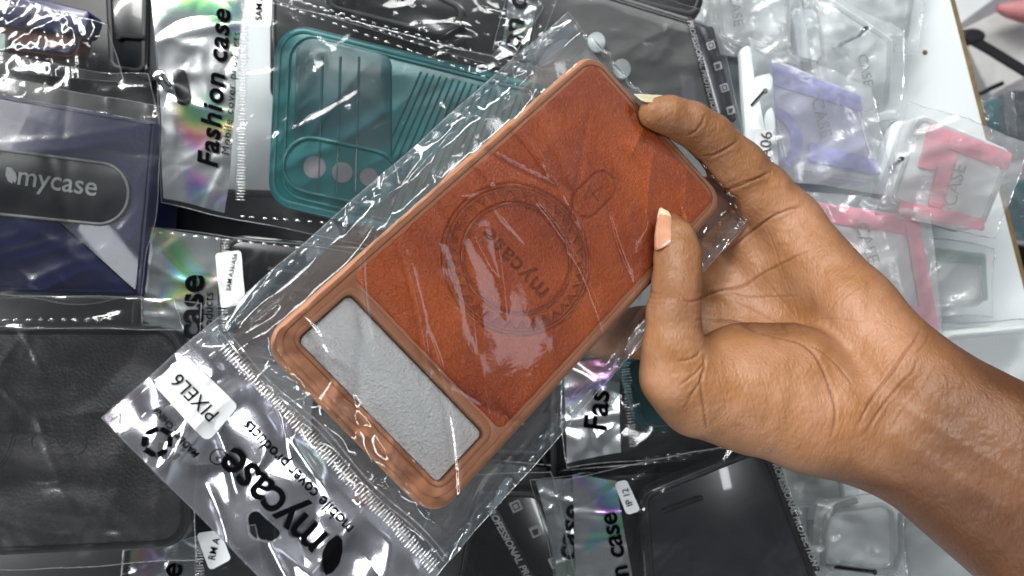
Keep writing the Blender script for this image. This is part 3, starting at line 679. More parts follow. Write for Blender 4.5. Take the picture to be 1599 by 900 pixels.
# tone: pigment (palm light, back and forearm darker) plus painted edge and underside shade
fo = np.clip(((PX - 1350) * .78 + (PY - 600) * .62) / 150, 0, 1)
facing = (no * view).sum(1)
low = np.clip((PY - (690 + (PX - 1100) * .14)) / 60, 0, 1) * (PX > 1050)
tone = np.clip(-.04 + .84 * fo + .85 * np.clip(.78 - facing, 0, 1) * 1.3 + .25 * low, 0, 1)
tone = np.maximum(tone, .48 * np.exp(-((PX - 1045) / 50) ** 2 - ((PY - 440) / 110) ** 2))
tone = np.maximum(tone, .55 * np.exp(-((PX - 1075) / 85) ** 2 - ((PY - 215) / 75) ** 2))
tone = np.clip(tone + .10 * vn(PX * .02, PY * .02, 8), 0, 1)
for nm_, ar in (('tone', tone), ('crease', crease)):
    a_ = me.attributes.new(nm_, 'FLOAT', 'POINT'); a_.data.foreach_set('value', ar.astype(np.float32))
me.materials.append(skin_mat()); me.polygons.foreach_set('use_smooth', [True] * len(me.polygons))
me.calc_loop_triangles()
oc = Vector(P(1300, 600, .27)); me.transform(Matrix.Translation(-oc)); hand.location = oc
finish(hand, None, 'bare left hand and forearm, palm to the viewer, gripping the tan phone case', 'person')
def nail(name, A, Bp, ra, rb, side, a0, a1, over, mat, tipmat, taper=.55, n=18, m=24, lift=.0005):
    """curved plate on a finger's cone from A (base) to Bp (tip)"""
    A = Vector(A); Bp = Vector(Bp); ax = (Bp - A); L_ = ax.length; ax.normalize()
    cdir = (-A).normalized(); cdir = (cdir - ax * cdir.dot(ax)).normalized(); sd = Vector(side); sd = (sd - ax * sd.dot(ax)).normalized()
    V_ = []; Fc = []; am = (a0 + a1) / 2
    for j in range(m + 1):
        v = j / m; s = v * (L_ + over); r_ = (ra + (rb - ra) * min(1, s / L_)) + lift * min(1, .25 + v * 2)
        wv = 1.0
        if v > .70: wv = 1 - taper * ((v - .70) / .30) ** 2
        if v < .12: wv = .55 + .45 * math.sin(v / .12 * math.pi / 2)
        for i in range(n + 1):
            u = i / n * 2 - 1; an = math.radians(am + (a1 - a0) / 2 * u * wv)
            b0 = (1 - u * u) * .0009 * (1 if v < .1 else 0) * (1 - v / .1)
            V_.append(tuple(A + ax * (s - b0 - (.0 if v < .9 else (u * u) * .0014 * (v - .9) * 10)) + (cdir * math.cos(an) + sd * math.sin(an)) * (r_ + .0004 * math.sin(math.pi * v) - .0006 * u * u)))
    V_ = [tuple(Vector(q) - oc) for q in V_]
    for j in range(m):
        for i in range(n): k = j * (n + 1) + i; Fc.append((k, k + 1, k + n + 2, k + n + 1))
    o = mesh(name, V_, Fc, mat, hand, True); o.data.materials.append(tipmat)
    for p_ in o.data.polygons: p_.material_index = 1 if (p_.index // n) > m * (.80 - .10 * (2 * (p_.index % n) / (n - 1) - 1) ** 2) else 0
    so = o.modifiers.new('t', 'SOLIDIFY'); so.thickness = .0005; so.offset = 0
    return o
NB = solid('pink_brown_nail', (.52, .27, .17), .25, (.46, .22, .13), 150, coat=.4); NT = solid('pale_free_nail_edge', (.55, .50, .33), .3, coat=.3)
d0 = TH[2][2]
nail('thumbnail', P(1056, 398, d0 - .0000), P(1050, 348, TH[0][2] + .0002), .0080, .0052, (-1, 0, 0), 0, 78, .0036, NB, NT, taper=.6)
nail('fingernail', P(1046, 179, LIT[1][2]), P(1018, 176, LIT[0][2]), .0067, .0058, (-.1, 1, 0), 38, 116, .0076, NT, NT, taper=.75, lift=.0004)
# ------------------------------------------------------------------ the display board and what lies beyond it
BD = .378
fb = Frame.px(900, 450, BD)
brd = root('display_board', fb, 'white display board carrying the bags, its wooden edge at the right', 'display board')
x1t = fb.loc(1470, -60); x1b = fb.loc(1628, 560)
kx = (x1b[0] - x1t[0]) / (x1b[1] - x1t[1]); yT, yB = .35, -.35
xt = x1t[0] + kx * (yT - x1t[1]); xb = x1t[0] + kx * (yB - x1t[1])
mb = MB(); slab(mb, rpoly([(-.62, yB), (xb, yB), (xt, yT), (-.62, yT)], .0005, 2), 0, .012, .0004); mb.build('panel', M['board'], brd)
mb = MB(); slab(mb, rpoly([(xb + .0002, yB), (xb + .0029, yB), (xt + .0029, yT), (xt + .0002, yT)], .0003, 2), -.0006, .0115, .0003); mb.build('edge_strip', M['wood'], brd)
mb = MB(); c_ = fb.loc(1445, 82)
mb.rings([[(c_[0] + .0014 * r_ * math.cos(q * .7), c_[1] + .0013 * r_ * math.sin(q * .7), z_) for q in range(9)] for r_, z_ in ((1, .0001), (.7, .0006), (.2, .0007))]); mb.build('rust_spot', M['wood'], brd, True)
wl = mesh('wall', [(-1.6, -1.4, -1.05), (1.6, -1.4, -1.05), (1.6, 1.4, -1.05), (-1.6, 1.4, -1.05)], [(0, 1, 2, 3)], M['wall']); finish(wl, None, kind='structure')
def far_box(name, pts, d, th, mat, label, cat, r=.002, group=None):
    f = Frame.px(sum(p[0] for p in pts) / len(pts), sum(p[1] for p in pts) / len(pts), d)
    mb = MB(); slab(mb, rpoly(f.locs(pts), r, 4), 0, th, .001); o = mb.build(name, mat); return finish(o, f, label, cat, group)
t = far_box('carton', [(1500, 48), (1592, 2), (1640, 100), (1548, 150)], .60, .05, M['boxwhite'], 'dull white carton above the black strap, beyond the board edge', 'box')
mb = MB(); f2 = Frame.px(1592, 60, .60)
t2 = far_box('carton', [(1470, -60), (1560, -60), (1560, -6), (1500, 38), (1470, 40)], .64, .05, M['paper'], 'grey carton at the very top beyond the board edge', 'box')
far_box('shelf_liner', [(1490, 70), (1660, 150), (1660, 260), (1510, 220)], .68, .02, M['lilac'], 'lilac grey sheet below the black strap beyond the board', 'sheet')
fs = Frame.px(1540, 80, .55)
mb = MB(); pp = [fs.loc(a, b) for a, b in ((1488, 45), (1505, 56), (1520, 62), (1548, 78), (1600, 110), (1660, 145))]
for a, b in zip(pp[:-1], pp[1:]):
    dv = Vector((b[0] - a[0], b[1] - a[1], 0)); nn_ = Vector((-dv.y, dv.x, 0)).normalized() * .0032
    mb.rings([[(a[0] - nn_.x, a[1] - nn_.y, -.002), (a[0] + nn_.x, a[1] + nn_.y, -.002), (a[0] + nn_.x, a[1] + nn_.y, .001), (a[0] - nn_.x, a[1] - nn_.y, .001)],
              [(b[0] - nn_.x, b[1] - nn_.y, -.002), (b[0] + nn_.x, b[1] + nn_.y, -.002), (b[0] + nn_.x, b[1] + nn_.y, .001), (b[0] - nn_.x, b[1] - nn_.y, .001)]])
lb = fs.loc(1518, 57); mb.rings([[(lb[0] + .010 * r_ * math.cos(q * math.pi / 6), lb[1] + .0058 * r_ * math.sin(q * math.pi / 6), z_) for q in range(12)] for r_, z_ in ((1, -.004), (1, .001), (.7, .0025))])
finish(mb.build('strap', M['black']), fs, 'black strap with a buckle crossing behind the board edge', 'strap')
fr_ = Frame.px(1590, 12, .58); mb = MB(); mb.tube([(-.016, .000, 0), (-.008, -.002, .001), (.004, -.004, .002), (.02, .002, .002)], [.003, .006, .009, .010], 10)
finish(mb.build('cloth_bundle', M['redskin'], None, True), fr_, 'pinkish red cloth bundle at the top right corner', 'cloth')
fr_ = Frame.px(1546, 140, .56); mb = MB(); mb.tube([(-.010, -.005, 0), (0, .0005, 0), (.010, .005, 0)], .0018, 8)
finish(mb.build('wire_hook', M['black2'], None, True), fr_, 'short dark rod below the black strap beyond the board', 'rod')

# ------------------------------------------------------------------ builders for bags and cases on the board
def bag(label, quad, d, zf=.001, seed=0, filmm='film', wr=None, tilt=(0, 0), header=None, seals=(), extra=None, wob=.0008, res=.0014, group=None, name='packaging_bag', prints=()):
    """quad: photo corners bl, br, tr, tl of the film; returns root, frame, height function"""
    cx = sum(q[0] for q in quad) / 4; cy = sum(q[1] for q in quad) / 4
    f = Frame.px(cx, cy, d, 0, *tilt); r = root(name, f, label, 'plastic bag', group)
    q = f.locs(quad); xs_ = [p[0] for p in q]; ys_ = [p[1] for p in q]
    kw = dict(n=36, amp=.0012, w=.0014, ln=.03, low=.0010, lowf=38, rid=.0004, ridf=80); kw.update(wr or {})
    soft = {'film': .42, 'film_dark': .40, 'film_side': .45}.get(filmm, 1)
    for k_ in ('amp', 'low', 'rid'): kw[k_] *= soft
    W_ = Wrinkle(seed + 31, (min(xs_), min(ys_), max(xs_), max(ys_)), **kw)
    hf = lambda x, y: zf + np.maximum(W_(x, y), -.0012)
    film('front_film', q, hf, M[filmm], r, res, wob=wob, seed=seed)
    fm = MB(); n_ = 60
    for a, b in ((0, 1), (1, 2), (2, 3), (3, 0)):
        pts_ = []
        for i in range(n_ + 1):
            x, y = lerp(q[a], q[b], i / n_); x2 = x + wob * float(vn(y * 40, x * 20, seed + 11)); y2 = y + wob * float(vn(x2 * 40, y * 20, seed + 23))
            pts_.append((x2, y2, float(hf(x2, y2))))
        fm.tube(pts_, .00018, 4)
    fm.build('film_edge', M['bead'], r, True)
    for (pa, pb, off) in seals:
        dashes('edge_seal', f.loc(*pa), f.loc(*pb), .0050, .0030, .0010, hf, M['bead'], r, off=off)
    if header:
        hq = f.locs(header['quad']); hh = header.get('z', -.0006)
        film('foil_header', hq, lambda x, y: hf(x, y) + hh, M[header.get('mat', 'foil')], r, .0012, wob=.0008, seed=seed + 3)
        for (pa, pb) in header.get('ribs', ()):
            dashes('zip_ribs', f.loc(*pa), f.loc(*pb), .0013, .0052, .0007, hf, M['bead'], r, eps=.0003, cross=True, H=.0005)
    for pr in prints:
        s_, (px_, py_), sz, ang = pr[:4]; kw2 = dict(pr[4]) if len(pr) > 4 else {}
        mt = kw2.pop('mat', 'ink'); nm = kw2.pop('name', 'printed_text'); ep = kw2.pop('eps', .0003)
        x, y = f.loc(px_, py_); text(nm, s_, x, y, sz, ang, M[mt], r, hf, ep, **kw2)
    return r, f, hf
def sticker(r, f, hf, pts, txt, ang, size, eps=.0007, fit=None, tm='ink', off=(0, 0)):
    poly = rpoly(f.locs(pts), .0016, 4); s_ = flat('size_sticker', poly, hf, eps, M['sticker'], r, .003)
    c = np.mean(f.locs(pts), 0)
    if txt: text('sticker_text', txt, c[0] + off[0], c[1] + off[1], size, ang, M[tm], s_, hf, eps + .0004, fit=fit, bold=.008)
    return s_
def pcase(label, quad, d, th=.009, r=.010, mat='black', rim=None, panel=None, name='phone_case', cat='phone case', tilt=(0, 0), rimw=.0022, group=None):
    cx = sum(q[0] for q in quad) / 4; cy = sum(q[1] for q in quad) / 4
    f = Frame.px(cx, cy, d, 0, *tilt); o = root(name, f, label, cat, group)
    out = rpoly(f.locs(quad), r, 8); mb = MB(); slab(mb, out, 0, th, .0018)
    if rim is None: rim = mat
    mb.build('shell', M[mat], o, True)
    mb = MB(); ring(mb, inset(out, .0014), inset(out, .0014 + rimw), -.0006, .0007, .0005); mb.build('rim', M[rim], o, True)
    if panel: mb = MB(); slab(mb, inset(out, .0014 + rimw + .0006), .0004, .0010, .0004); mb.build('back_panel', M[panel], o, True)
    return o, f, out
def linetube(name, f, pts, rad, mat, parent, z=0.0, closed=False, n=6):
    q = [(*f.loc(a, b, 0), z) for a, b in pts]
    if closed: q = q + [q[0]]
    mb = MB(); mb.tube(q, rad, n); return mb.build(name, M[mat], parent, True)
def px_pill(cx, cy, hl, r, ang, n=10):
    a = math.radians(ang); out = []
    for s_, g0 in ((1, -90), (-1, 90)):
        for k in range(n + 1):
            g = math.radians(g0 + 180 * k / n); u = s_ * hl + r * math.cos(g); v = r * math.sin(g)
            out.append((cx + u * math.cos(a) - v * math.sin(a), cy + u * math.sin(a) + v * math.cos(a)))
    return out
DASH = 'dark film'
# -- deep fill: cases hanging further back, seen in the gaps
for i, (lab, q, dd2, m_) in enumerate((
    ('plain black case deep behind the teal case and the black strip under it', [(200, 560), (520, 575), (540, 300), (215, 290)], .362, 'black'),
    ('plain black case deep behind the held case and its header bag', [(480, 700), (900, 740), (900, 300), (520, 280)], .366, 'black2'),
    ('plain black case deep under the black lettered case at the bottom', [(380, 1000), (860, 1000), (860, 700), (380, 690)], .366, 'black'),
    ('plain black case under the bag hole of the held header', [(180, 1000), (430, 1000), (450, 700), (200, 690)], .363, 'black2'),
    ('plain black case deep at the left under the navy box', [(-150, 640), (260, 640), (260, 380), (-150, 380)], .366, 'black'),
    ('plain black case deep above the teal case at the top', [(420, 160), (860, 200), (880, -120), (420, -120)], .366, 'black2'),
    ('plain black case deep at the top left corner', [(-150, 220), (250, 230), (250, -120), (-150, -120)], .366, 'black'),
    ('plain black case deep at the bottom left corner', [(-150, 1000), (300, 1000), (300, 820), (-150, 820)], .366, 'black'),
    ('plain black case deep behind the lower teal case and wrist', [(860, 760), (1215, 740), (1190, 560), (860, 560)], .364, 'black'),
    ('plain black case deep below the black case with the twelve sticker', [(860, 1000), (1270, 1000), (1200, 700), (860, 730)], .364, 'black2'))):
    pcase(lab, q, dd2, .008, .008, m_)
# -- top left: brown / navy case in a bag
o, f, out = pcase('dark brown leather case with a navy side, top left, inside a clear bag', [(-60, 70), (120, 92), (132, 40), (-60, -8)], .340, .010, .006, 'brownleather_old', 'navy_edge', None)
mb = MB(); slab(mb, rpoly(f.locs([(-70, 34), (138, 58), (150, 22), (-60, -28)]), .003, 4), .004, .012, .001); mb.build('navy_side', M['navy'], o, True)
mb = MB(); slab(mb, rpoly(f.locs([(-60, 82), (16, 84), (16, 56), (-60, 50)]), .001, 4), .0034, .003, .0006); mb.build('paper_insert', M['green'], o, True)
bag('crumpled clear bag around the dark brown case at the top left', [(-60, 108), (196, 128), (172, 38), (-40, -22)], .333, .001, 1, 'film', dict(n=50, amp=.0016, ln=.02), seals=[((-20, -10), (150, 28), -.002), ((0, 84), (100, 98), 0)])
# -- dark teal/black cases at 160..235, 0..115
o, f, out = pcase('very dark green case standing on edge left of the silver header', [(168, 112), (232, 122), (236, -60), (160, -60)], .345, .012, .006, 'black2', 'black', None)
mb = MB(); mb.tube([(*f.loc(a, b), .001) for a, b in ((186, 62), (194, 58), (228, 60))], .0012, 8); mb.build('camera_rim', M['black'], o, True)
# thick hook near 255,120
def hook(label, base, tip, d0, d1, rad=.0016, mat='chrome', bend=None):
    f = Frame.px(base[0], base[1], d0); a = Vector((0, 0, 0)); tw = P(tip[0], tip[1], d1); b = Vector(tw) - Vector(f.o)
    bn = P(*bend) - Vector(f.o) if bend else a.lerp(b, .7)
    pts_ = [a, a.lerp(bn, .5), bn, bn.lerp(b, .5), b]
    mb = MB(); mb.tube(pts_, rad, 12); mb.tube([b, b + (b - bn).normalized() * .0004], [rad * 1.25, rad * .9], 12)
    return finish(mb.build('display_hook', M[mat], None, True), f, label, 'hook', 'wire display hooks on the board')
hook('thick chrome hook through the silver header hole at the upper left', (278, 158), (249, 118), .345, .312, .0022)
# -- navy box
o, f, out = pcase('large navy blue box with a dark pill window and a silver leaf logo', [(-160, 452), (219, 463), (243, 190), (-160, 118)], .322, .030, .0012, 'navy', 'navy_edge', None, name='packaging_box', cat='box', rimw=.0006, tilt=(0, 0))
wn = f.locs(px_pill(40, 289, 105, 46, 7)); wn = wn if True else wn
mb = MB(); pl = rpoly(f.locs([(-160, 318), (200, 354), (205, 262), (-160, 214)]), (.001, .0125, .0125, .001), 14)
slab(mb, pl, .0014, .002, .0003); w_o = mb.build('window', M['charcoal'], o, True)
mb = MB(); ring(mb, inset(pl, -.0008), inset(pl, .0004), .0002, .0022, .0004); mb.build('window_rim', M['pale_rim'], w_o, True)
x, y = f.loc(93, 293); text('brand_lettering', 'mycase', x, y, .0095, -8.5, M['silver_print'], w_o, flat0, .0018, fit=.0345, bold=.008)
lf = [f.loc(a, b) for a, b in ((15, 262), (22, 263), (29, 271), (31, 280), (28, 288), (25, 283), (24, 288), (17, 284), (13, 274))]
mb = MB(); mb.add(z3(lf, .0019), [tuple(range(len(lf)))]); mb.build('leaf_logo', M['silver_print'], w_o)
bag('glossy clear bag stretched over the navy box', [(-160, 470), (226, 468), (256, 170), (-160, 92)], .3185, .0004, 3, 'film_dark', dict(n=30, amp=.0012, ln=.045, w=.0022, low=.0012, lowf=26, rid=.0002, ridf=45), wob=.002)
bag('clear crinkled bag flap above the navy box', [(-60, 150), (258, 200), (240, 120), (-60, 70)], .327, .0004, 4, 'film', dict(n=40, amp=.0010, low=.0006, rid=.0001, ln=.022), wob=.003)
# -- dark grey leather case, lower left
o, f, out = pcase('dark grey leather case with embossed ring and pill at the lower left', [(-220, 880), (300, 856), (286, 508), (-220, 508)], .318, .011, .0135, 'greyrim', 'greyrim', 'greyleather')
ce = f.loc(-82, 660); mb = MB()
for R_ in (.0288, .0302, .0225): mb.tube([(ce[0] + R_ * math.cos(i * .0654), ce[1] + R_ * math.sin(i * .0654), .0005) for i in range(97)], .00032, 6)
pa = [(ce[0] + (.0238 + .0042 * (i % 2)) * math.cos(i * .1047), ce[1] + (.0238 + .0042 * (i % 2)) * math.sin(i * .1047), .0004) for i in range(61)]; mb.tube(pa, .0003, 6)
mb.build('embossed_ring', M['greyleather'], o, True)
pq = f.locs(px_pill(93, 691, 25, 18, 0)); mb = MB(); mb.tube([(a, b, .0005) for a, b in pq + pq[:1]], .0004, 6)
mb.tube([(*f.loc(a, b), .0005) for a, b in ((76, 694), (90, 686), (92, 692), (110, 688), (96, 698), (92, 692))], .00025, 5); mb.build('embossed_pill', M['greyleather'], o, True)
bag('soft clear bag over the dark grey leather case at the lower left', [(-200, 905), (306, 872), (318, 470), (-200, 455)], .3135, .0006, 6, 'film_dark', dict(n=34, amp=.0012, ln=.05, w=.0026, low=.0014, lowf=26, rid=.0004, ridf=40), seals=[((-20, 500), (170, 502), 0)], wob=.0015)
bag('clear bag edge crumpled between navy box and dark grey case', [(-60, 512), (285, 512), (270, 462), (-60, 462)], .3115, .0002, 8, 'film', dict(n=40, amp=.0010, low=.0006, rid=.0001, ln=.03, ang=0, spread=.8), seals=[((-20, 500), (200, 498), 0)], wob=.002)
# -- teal case
o, f, out = pcase('teal rubber phone case with three camera holes, in the upper left', [(416, 318), (985, 452), (1010, 170), (430, 28)], .338, .011, .0135, 'teal', 'teal', None)
def inner(pts, r, z0, z1, nm, mat, wdt=.0012):
    q = rpoly(f.locs(pts), r, 8); mb = MB(); ring(mb, q, inset(q, wdt), z0, z1, .0004); return mb.build(nm, M[mat], o, True)
inner([(440, 306), (975, 436), (998, 184), (452, 46)], .011, -.0002, .0012, 'inner_rim', 'teal')
q = rpoly(f.locs([(458, 296), (612, 330), (612, 84), (464, 55)]), .0075, 8); mb = MB(); slab(mb, q, .0011, .002, .0007)
for xx in (505, 533, 562): a_ = f.loc(xx, 90); b_ = f.loc(xx - 6, 300); mb.tube([(a_[0], a_[1], .0011), (b_[0], b_[1], .0011)], .0006, 6)
mb.build('camera_cover', M['teal_dark'], o, True)
pp_ = f.locs(px_pill(533, 269, 47, 40, 12)); mb = MB(); ring(mb, pp_, inset(pp_, -.0016 if False else .0016), .0008, .0026, .0006); slab(mb, inset(pp_, .0017), .0012, .002, .0003); ci = mb.build('camera_island', M['teal'], o, True)
for (a_, b_, rr2) in ((493, 262, 17.5), (536, 270, 16.0), (577, 277, 14.0)):
    c_ = f.loc(a_, b_); r2 = rr2 * .338 / F; mb = MB()
    mb.rings([[(c_[0] + r2 * k_ * math.cos(i * .2618), c_[1] + r2 * k_ * math.sin(i * .2618), z_) for i in range(24)] for k_, z_ in ((1, .0013), (1, .00145), (.97, .0015))]); mb.build('lens_hole', M['lens_gap'], o, True)
mb = MB()   # diagonal ribs on the lower back
for i in range(36):
    x0 = 622 + i * 10; a_ = f.loc(x0, 105 + i * 2.4); b_ = f.loc(x0 - 60 + i * 1.0, 330 + i * 2.4)
    a_ = f.loc(x0 + 36, 112 + i * 2.4)
    mb.tube([(a_[0], a_[1], .0002), (b_[0], b_[1], .0002)], .0004, 5)
mb.build('grip_ribs', M['teal_dark'], o, True)
mb = MB(); c_ = f.loc(428, 196); mb.rings([[(c_[0] + .0008 * math.cos(i), c_[1] + .0016 * math.sin(i), z_) for i in range(6)] for z_ in (.0001, .0003)]); mb.build('microphone_hole', M['black'], o)
HD = dict(quad=[(258, 312), (352, 330), (384, -40), (236, -40)], ribs=[((383, -30), (376, 318))], mat='foil')
r, f, hf = bag('clear bag with a silver foil header around the teal case, upper left', [(256, 318), (1000, 470), (1060, 160), (236, -44)], .3265, .0006, 10, 'film', dict(n=60, amp=.0013, ln=.035, low=.0012, lowf=30), header=HD,
    seals=[((420, -14), (800, 122), 0), ((400, -10), (800, 132), -.0012), ((370, 338), (560, 352), 0)],
    prints=[('Fashion case', (336, 138), .0125, 85, dict(fit=.0700, bold=.028, shear=.22, spacing=1.1)), ('Mobile cover products', (364, 147), .0060, 85, dict(fit=.0540, shear=.1, spacing=1.15))])
sticker(r, f, hf, [(386, 42), (425, 44), (428, -44), (388, -44)], 'SAM A26', 87, .0046, fit=.0150, off=(0, -.002))
cq = f.locs(px_pill(285, 137, 18, 11, 80)); flat('hang_hole', cq, hf, .0002, M['black2'], r, .003)
# -- black case + header below the teal one
o, f, out = pcase('black case in the bag with the narrow two-line size sticker', [(330, 540), (700, 640), (720, 400), (345, 362)], .338, .010, .011, 'black2', 'black', None)
mb = MB()
for (a_, b_) in ((420, 420), (424, 446)): mb.tube([(*f.loc(a_, b_), .0006), (*f.loc(a_ + 60, b_ + 9), .0006)], .0011, 6)
mb.build('raised_lines', M['black'], o, True)
HD = dict(quad=[(222, 500), (338, 560), (345, 370), (221, 354)], ribs=[((352, 372), (350, 520))], mat='foil')
r, f, hf = bag('clear bag with foil header reading case, directly above the white sticker', [(222, 508), (560, 640), (600, 398), (219, 352)], .3265, .0006, 13, 'film', dict(n=60, amp=.0013, ln=.03), header=HD,
    seals=[((228, 358), (480, 385), -.001)],
    prints=[('case', (305, 480), .0150, 88, dict(fit=.0285, bold=.026)), ('products', (329, 492), .0060, 88, dict(fit=.0200))])
sticker(r, f, hf, [(348, 482), (386, 474), (378, 391), (338, 396)], 'SAM A36/A56', 80, .0040, fit=.0165, off=(.0005, .003))
# -- black slim things at the top centre
o, f, out = pcase('black case lying under film at the top centre', [(480, 10), (690, 62), (760, 20), (560, -70)], .340, .012, .008, 'black2', 'black', None)
bag('clear bag with dashed seam around the black case at the top centre', [(430, 2), (790, 108), (850, 10), (520, -90)], .331, .0006, 16, 'film', dict(n=50, amp=.0016, ln=.02), seals=[((460, 4), (770, 94), .001)])
mb = None
r, f, hf = bag('small clear bag with foil header behind the tip of the held bag', [(772, 80), (838, 96), (880, -40), (800, -40)], .334, .0006, 17, 'film', dict(n=40, amp=.0014, ln=.02), header=dict(quad=[(784, 80), (822, 88), (850, -40), (800, -40)], mat='foil_soft'),
    prints=[('(on c', (806, 44), .0125, 82, dict(fit=.0290, bold=.02, shear=.12))])
far = pcase('dark glossy case at the top beside the small foil header', [(836, 90), (882, 70), (900, -50), (845, -50)], .345, .010, .004, 'teal_dark', 'black', None)
# -- smoke grey case PROFESSIONAL PROTECTION, top
def prof_case(label, quad, d, mat, stripe, txt_px, txt_len, ang, icons, isz, iang, dark='smoke_dark', s='PROFESSIONAL PROTECTION', tsz=.0042, tilt=(0, 0), band=None):
    o, f, out = pcase(label, quad, d, .010, .0085, mat, dark, None, tilt=tilt)
    if band: mb = MB(); slab(mb, rpoly(f.locs(band), .002, 5), .0006, .001, .0002); mb.build('dark_end_panel', M[dark], o, True)
    mb = MB(); slab(mb, rpoly(f.locs(stripe), .0006, 3), .0009, .001, .0002); st_ = mb.build('letter_stripe', M['black'], o, True)
    x, y = f.loc(*txt_px); text('lettering', s, x, y, tsz, ang, M['white_ink'], st_, flat0, .0012, fit=txt_len, xs=1, bold=.03, shear=.25)
    for k_, (a_, b_) in enumerate(icons):
        c = f.loc(a_, b_); h2 = isz * d / F / 2; an = math.radians(iang)
        sq = [(c[0] + u * math.cos(an) - v * math.sin(an), c[1] + u * math.sin(an) + v * math.cos(an)) for u, v in ((-h2, -h2), (h2, -h2), (h2, h2), (-h2, h2))]
        mb = MB(); slab(mb, rpoly(sq, .0004, 3), .0011, .0006, .00015); ic = mb.build('icon_square', M['white_ink'], o)
        mb = MB(); m2_ = [(c[0] + (q[0] - c[0]) * .62, c[1] + (q[1] - c[1]) * .62) for q in sq]
        if k_ % 2: mb.rings([z3([lerp(m2_[0], m2_[1], .1), m2_[1], lerp(m2_[2], m2_[1], .3), lerp(m2_[3], m2_[2], .2)], z_) for z_ in (.0012, .0014)])
        else: ring(mb, rpoly(m2_, .0002, 3), rpoly([(c[0] + (q[0] - c[0]) * .42, c[1] + (q[1] - c[1]) * .42) for q in sq], .0001, 3), .0011, .0014, .00005)
        mb.build('pictogram', M['inkdot'], ic)
    return o, f, out
o, f, out = prof_case('smoke grey case with a white lettered stripe and four icons, top centre', [(800, 190), (1148, 196), (1112, 36), (800, -60)], .343, 'smoke', [(1112, 184), (1121, 184), (1081, 28), (1073, 28)], (1097, 106), .0450, -74.5,
    [(1110, 72), (1121, 104), (1131, 138), (1141, 173)], 12.5, -72, tsz=.0034, band=[(1121, 190), (1152, 192), (1114, 42), (1082, 34)])
bag('clear bag around the smoke grey lettered case at the top', [(810, 205), (1158, 202), (1120, 22), (850, -60)], .336, .0006, 19, 'film', dict(n=24, amp=.001, ln=.05, w=.003, low=.002, lowf=24))
o, f, out = pcase('black case partly hidden behind the smoke grey case at the top', [(985, 8), (1090, 32), (1110, -30), (990, -60)], .350, .010, .006, 'black', None, None)
for i, (a_, b_) in enumerate(((932, 66), (972, 108))):
    f = Frame.px(a_, b_, .338); r2 = .0043; mb = MB()
    mb.rings([[(r2 * k_ * math.cos(i_ * .2618), r2 * 1.15 * k_ * math.sin(i_ * .2618), z_) for i_ in range(24)] for k_, z_ in ((.9, -.002), (1, -.0005), (.9, .0005), (.5, .0009))])
    finish(mb.build('foam_dot', M['white_plastic'], None, True), f, ('white round foam dot just right of the held bag tip', 'white round foam dot against the upper case edge')[i], 'foam dot')
# -- pale things upper right
def frosted(label_bag, label_case, quad, d, pr, bands, letters=None, lang=-72, lsz=.0105, lfit=.022, bagq=None, seed=40, tilt=(0, 0), th=.019, cmat='paper', r=.006, fm='frost_thin', tcol='inkpale', word='CASE'):
    o, f, out = pcase(label_case, quad, d, th, r, cmat, 'clear_rim', None, tilt=tilt)
    for bi, bq in enumerate(bands):
        mb = MB(); slab(mb, rpoly(f.locs(bq), .0012, 4), .0011 + .00022 * bi, .001, .0003); mb.build('glitter_band', M[pr], o, True)
    if letters:
        x, y = f.loc(*letters); text('printed_letters', word, x, y, lsz, lang, M[tcol], o, flat0, .0023, fit=lfit * .85)
    bq = bagq or [(quad[0][0] - 14, quad[0][1] + 16), (quad[1][0] + 12, quad[1][1] + 14), (quad[2][0] + 14, quad[2][1] - 10), (quad[3][0] - 14, quad[3][1] - 14)]
    return o, f, bag(label_bag, bq, d - .006, .0006, seed, fm, dict(n=26, amp=.0014, ln=.028, w=.0024, low=.0016, lowf=32), tilt=tilt, wob=.0015)
frosted('frosted bag around the clear case at the top right of the smoke grey case', 'clear pale case with faint letters, top right of the smoke grey case', [(1120, 62), (1236, 92), (1240, -60), (1108, -60)], .352, 'green', [], (1148, 18), -80, .008, .018, seed=41, cmat='paper', word='CASE')
frosted('frosted bag around the clear case hanging at the upper chrome hook', 'clear pale case with faint letters under the upper chrome hook', [(1290, 190), (1392, 172), (1398, 60), (1262, -30)], .356, 'green', [], (1349, 112), -78, .007, .018, seed=42)
frosted('empty frosted bag at the top edge left of the board area', 'clear empty case at the top edge right of the hook', [(1246, 12), (1420, 74), (1440, -60), (1250, -60)], .366, 'green', [], None, seed=43)
mb = MB(); f = Frame.px(1265, 55, .352); o = root('plastic_hanger', f, 'white plastic hanger tab below the top hook', 'hanger tab')
mb = MB(); slab(mb, rpoly(f.locs([(1246, 90), (1286, 96), (1276, 14), (1236, 10)]), .003, 5), 0, .005, .0012); mb.build('tab', M['white_plastic'], o, True)
hook('long chrome hook slanting up at the top right', (1288, 82), (1353, 44), .366, .326, .0010, bend=(1342, 55, .333))
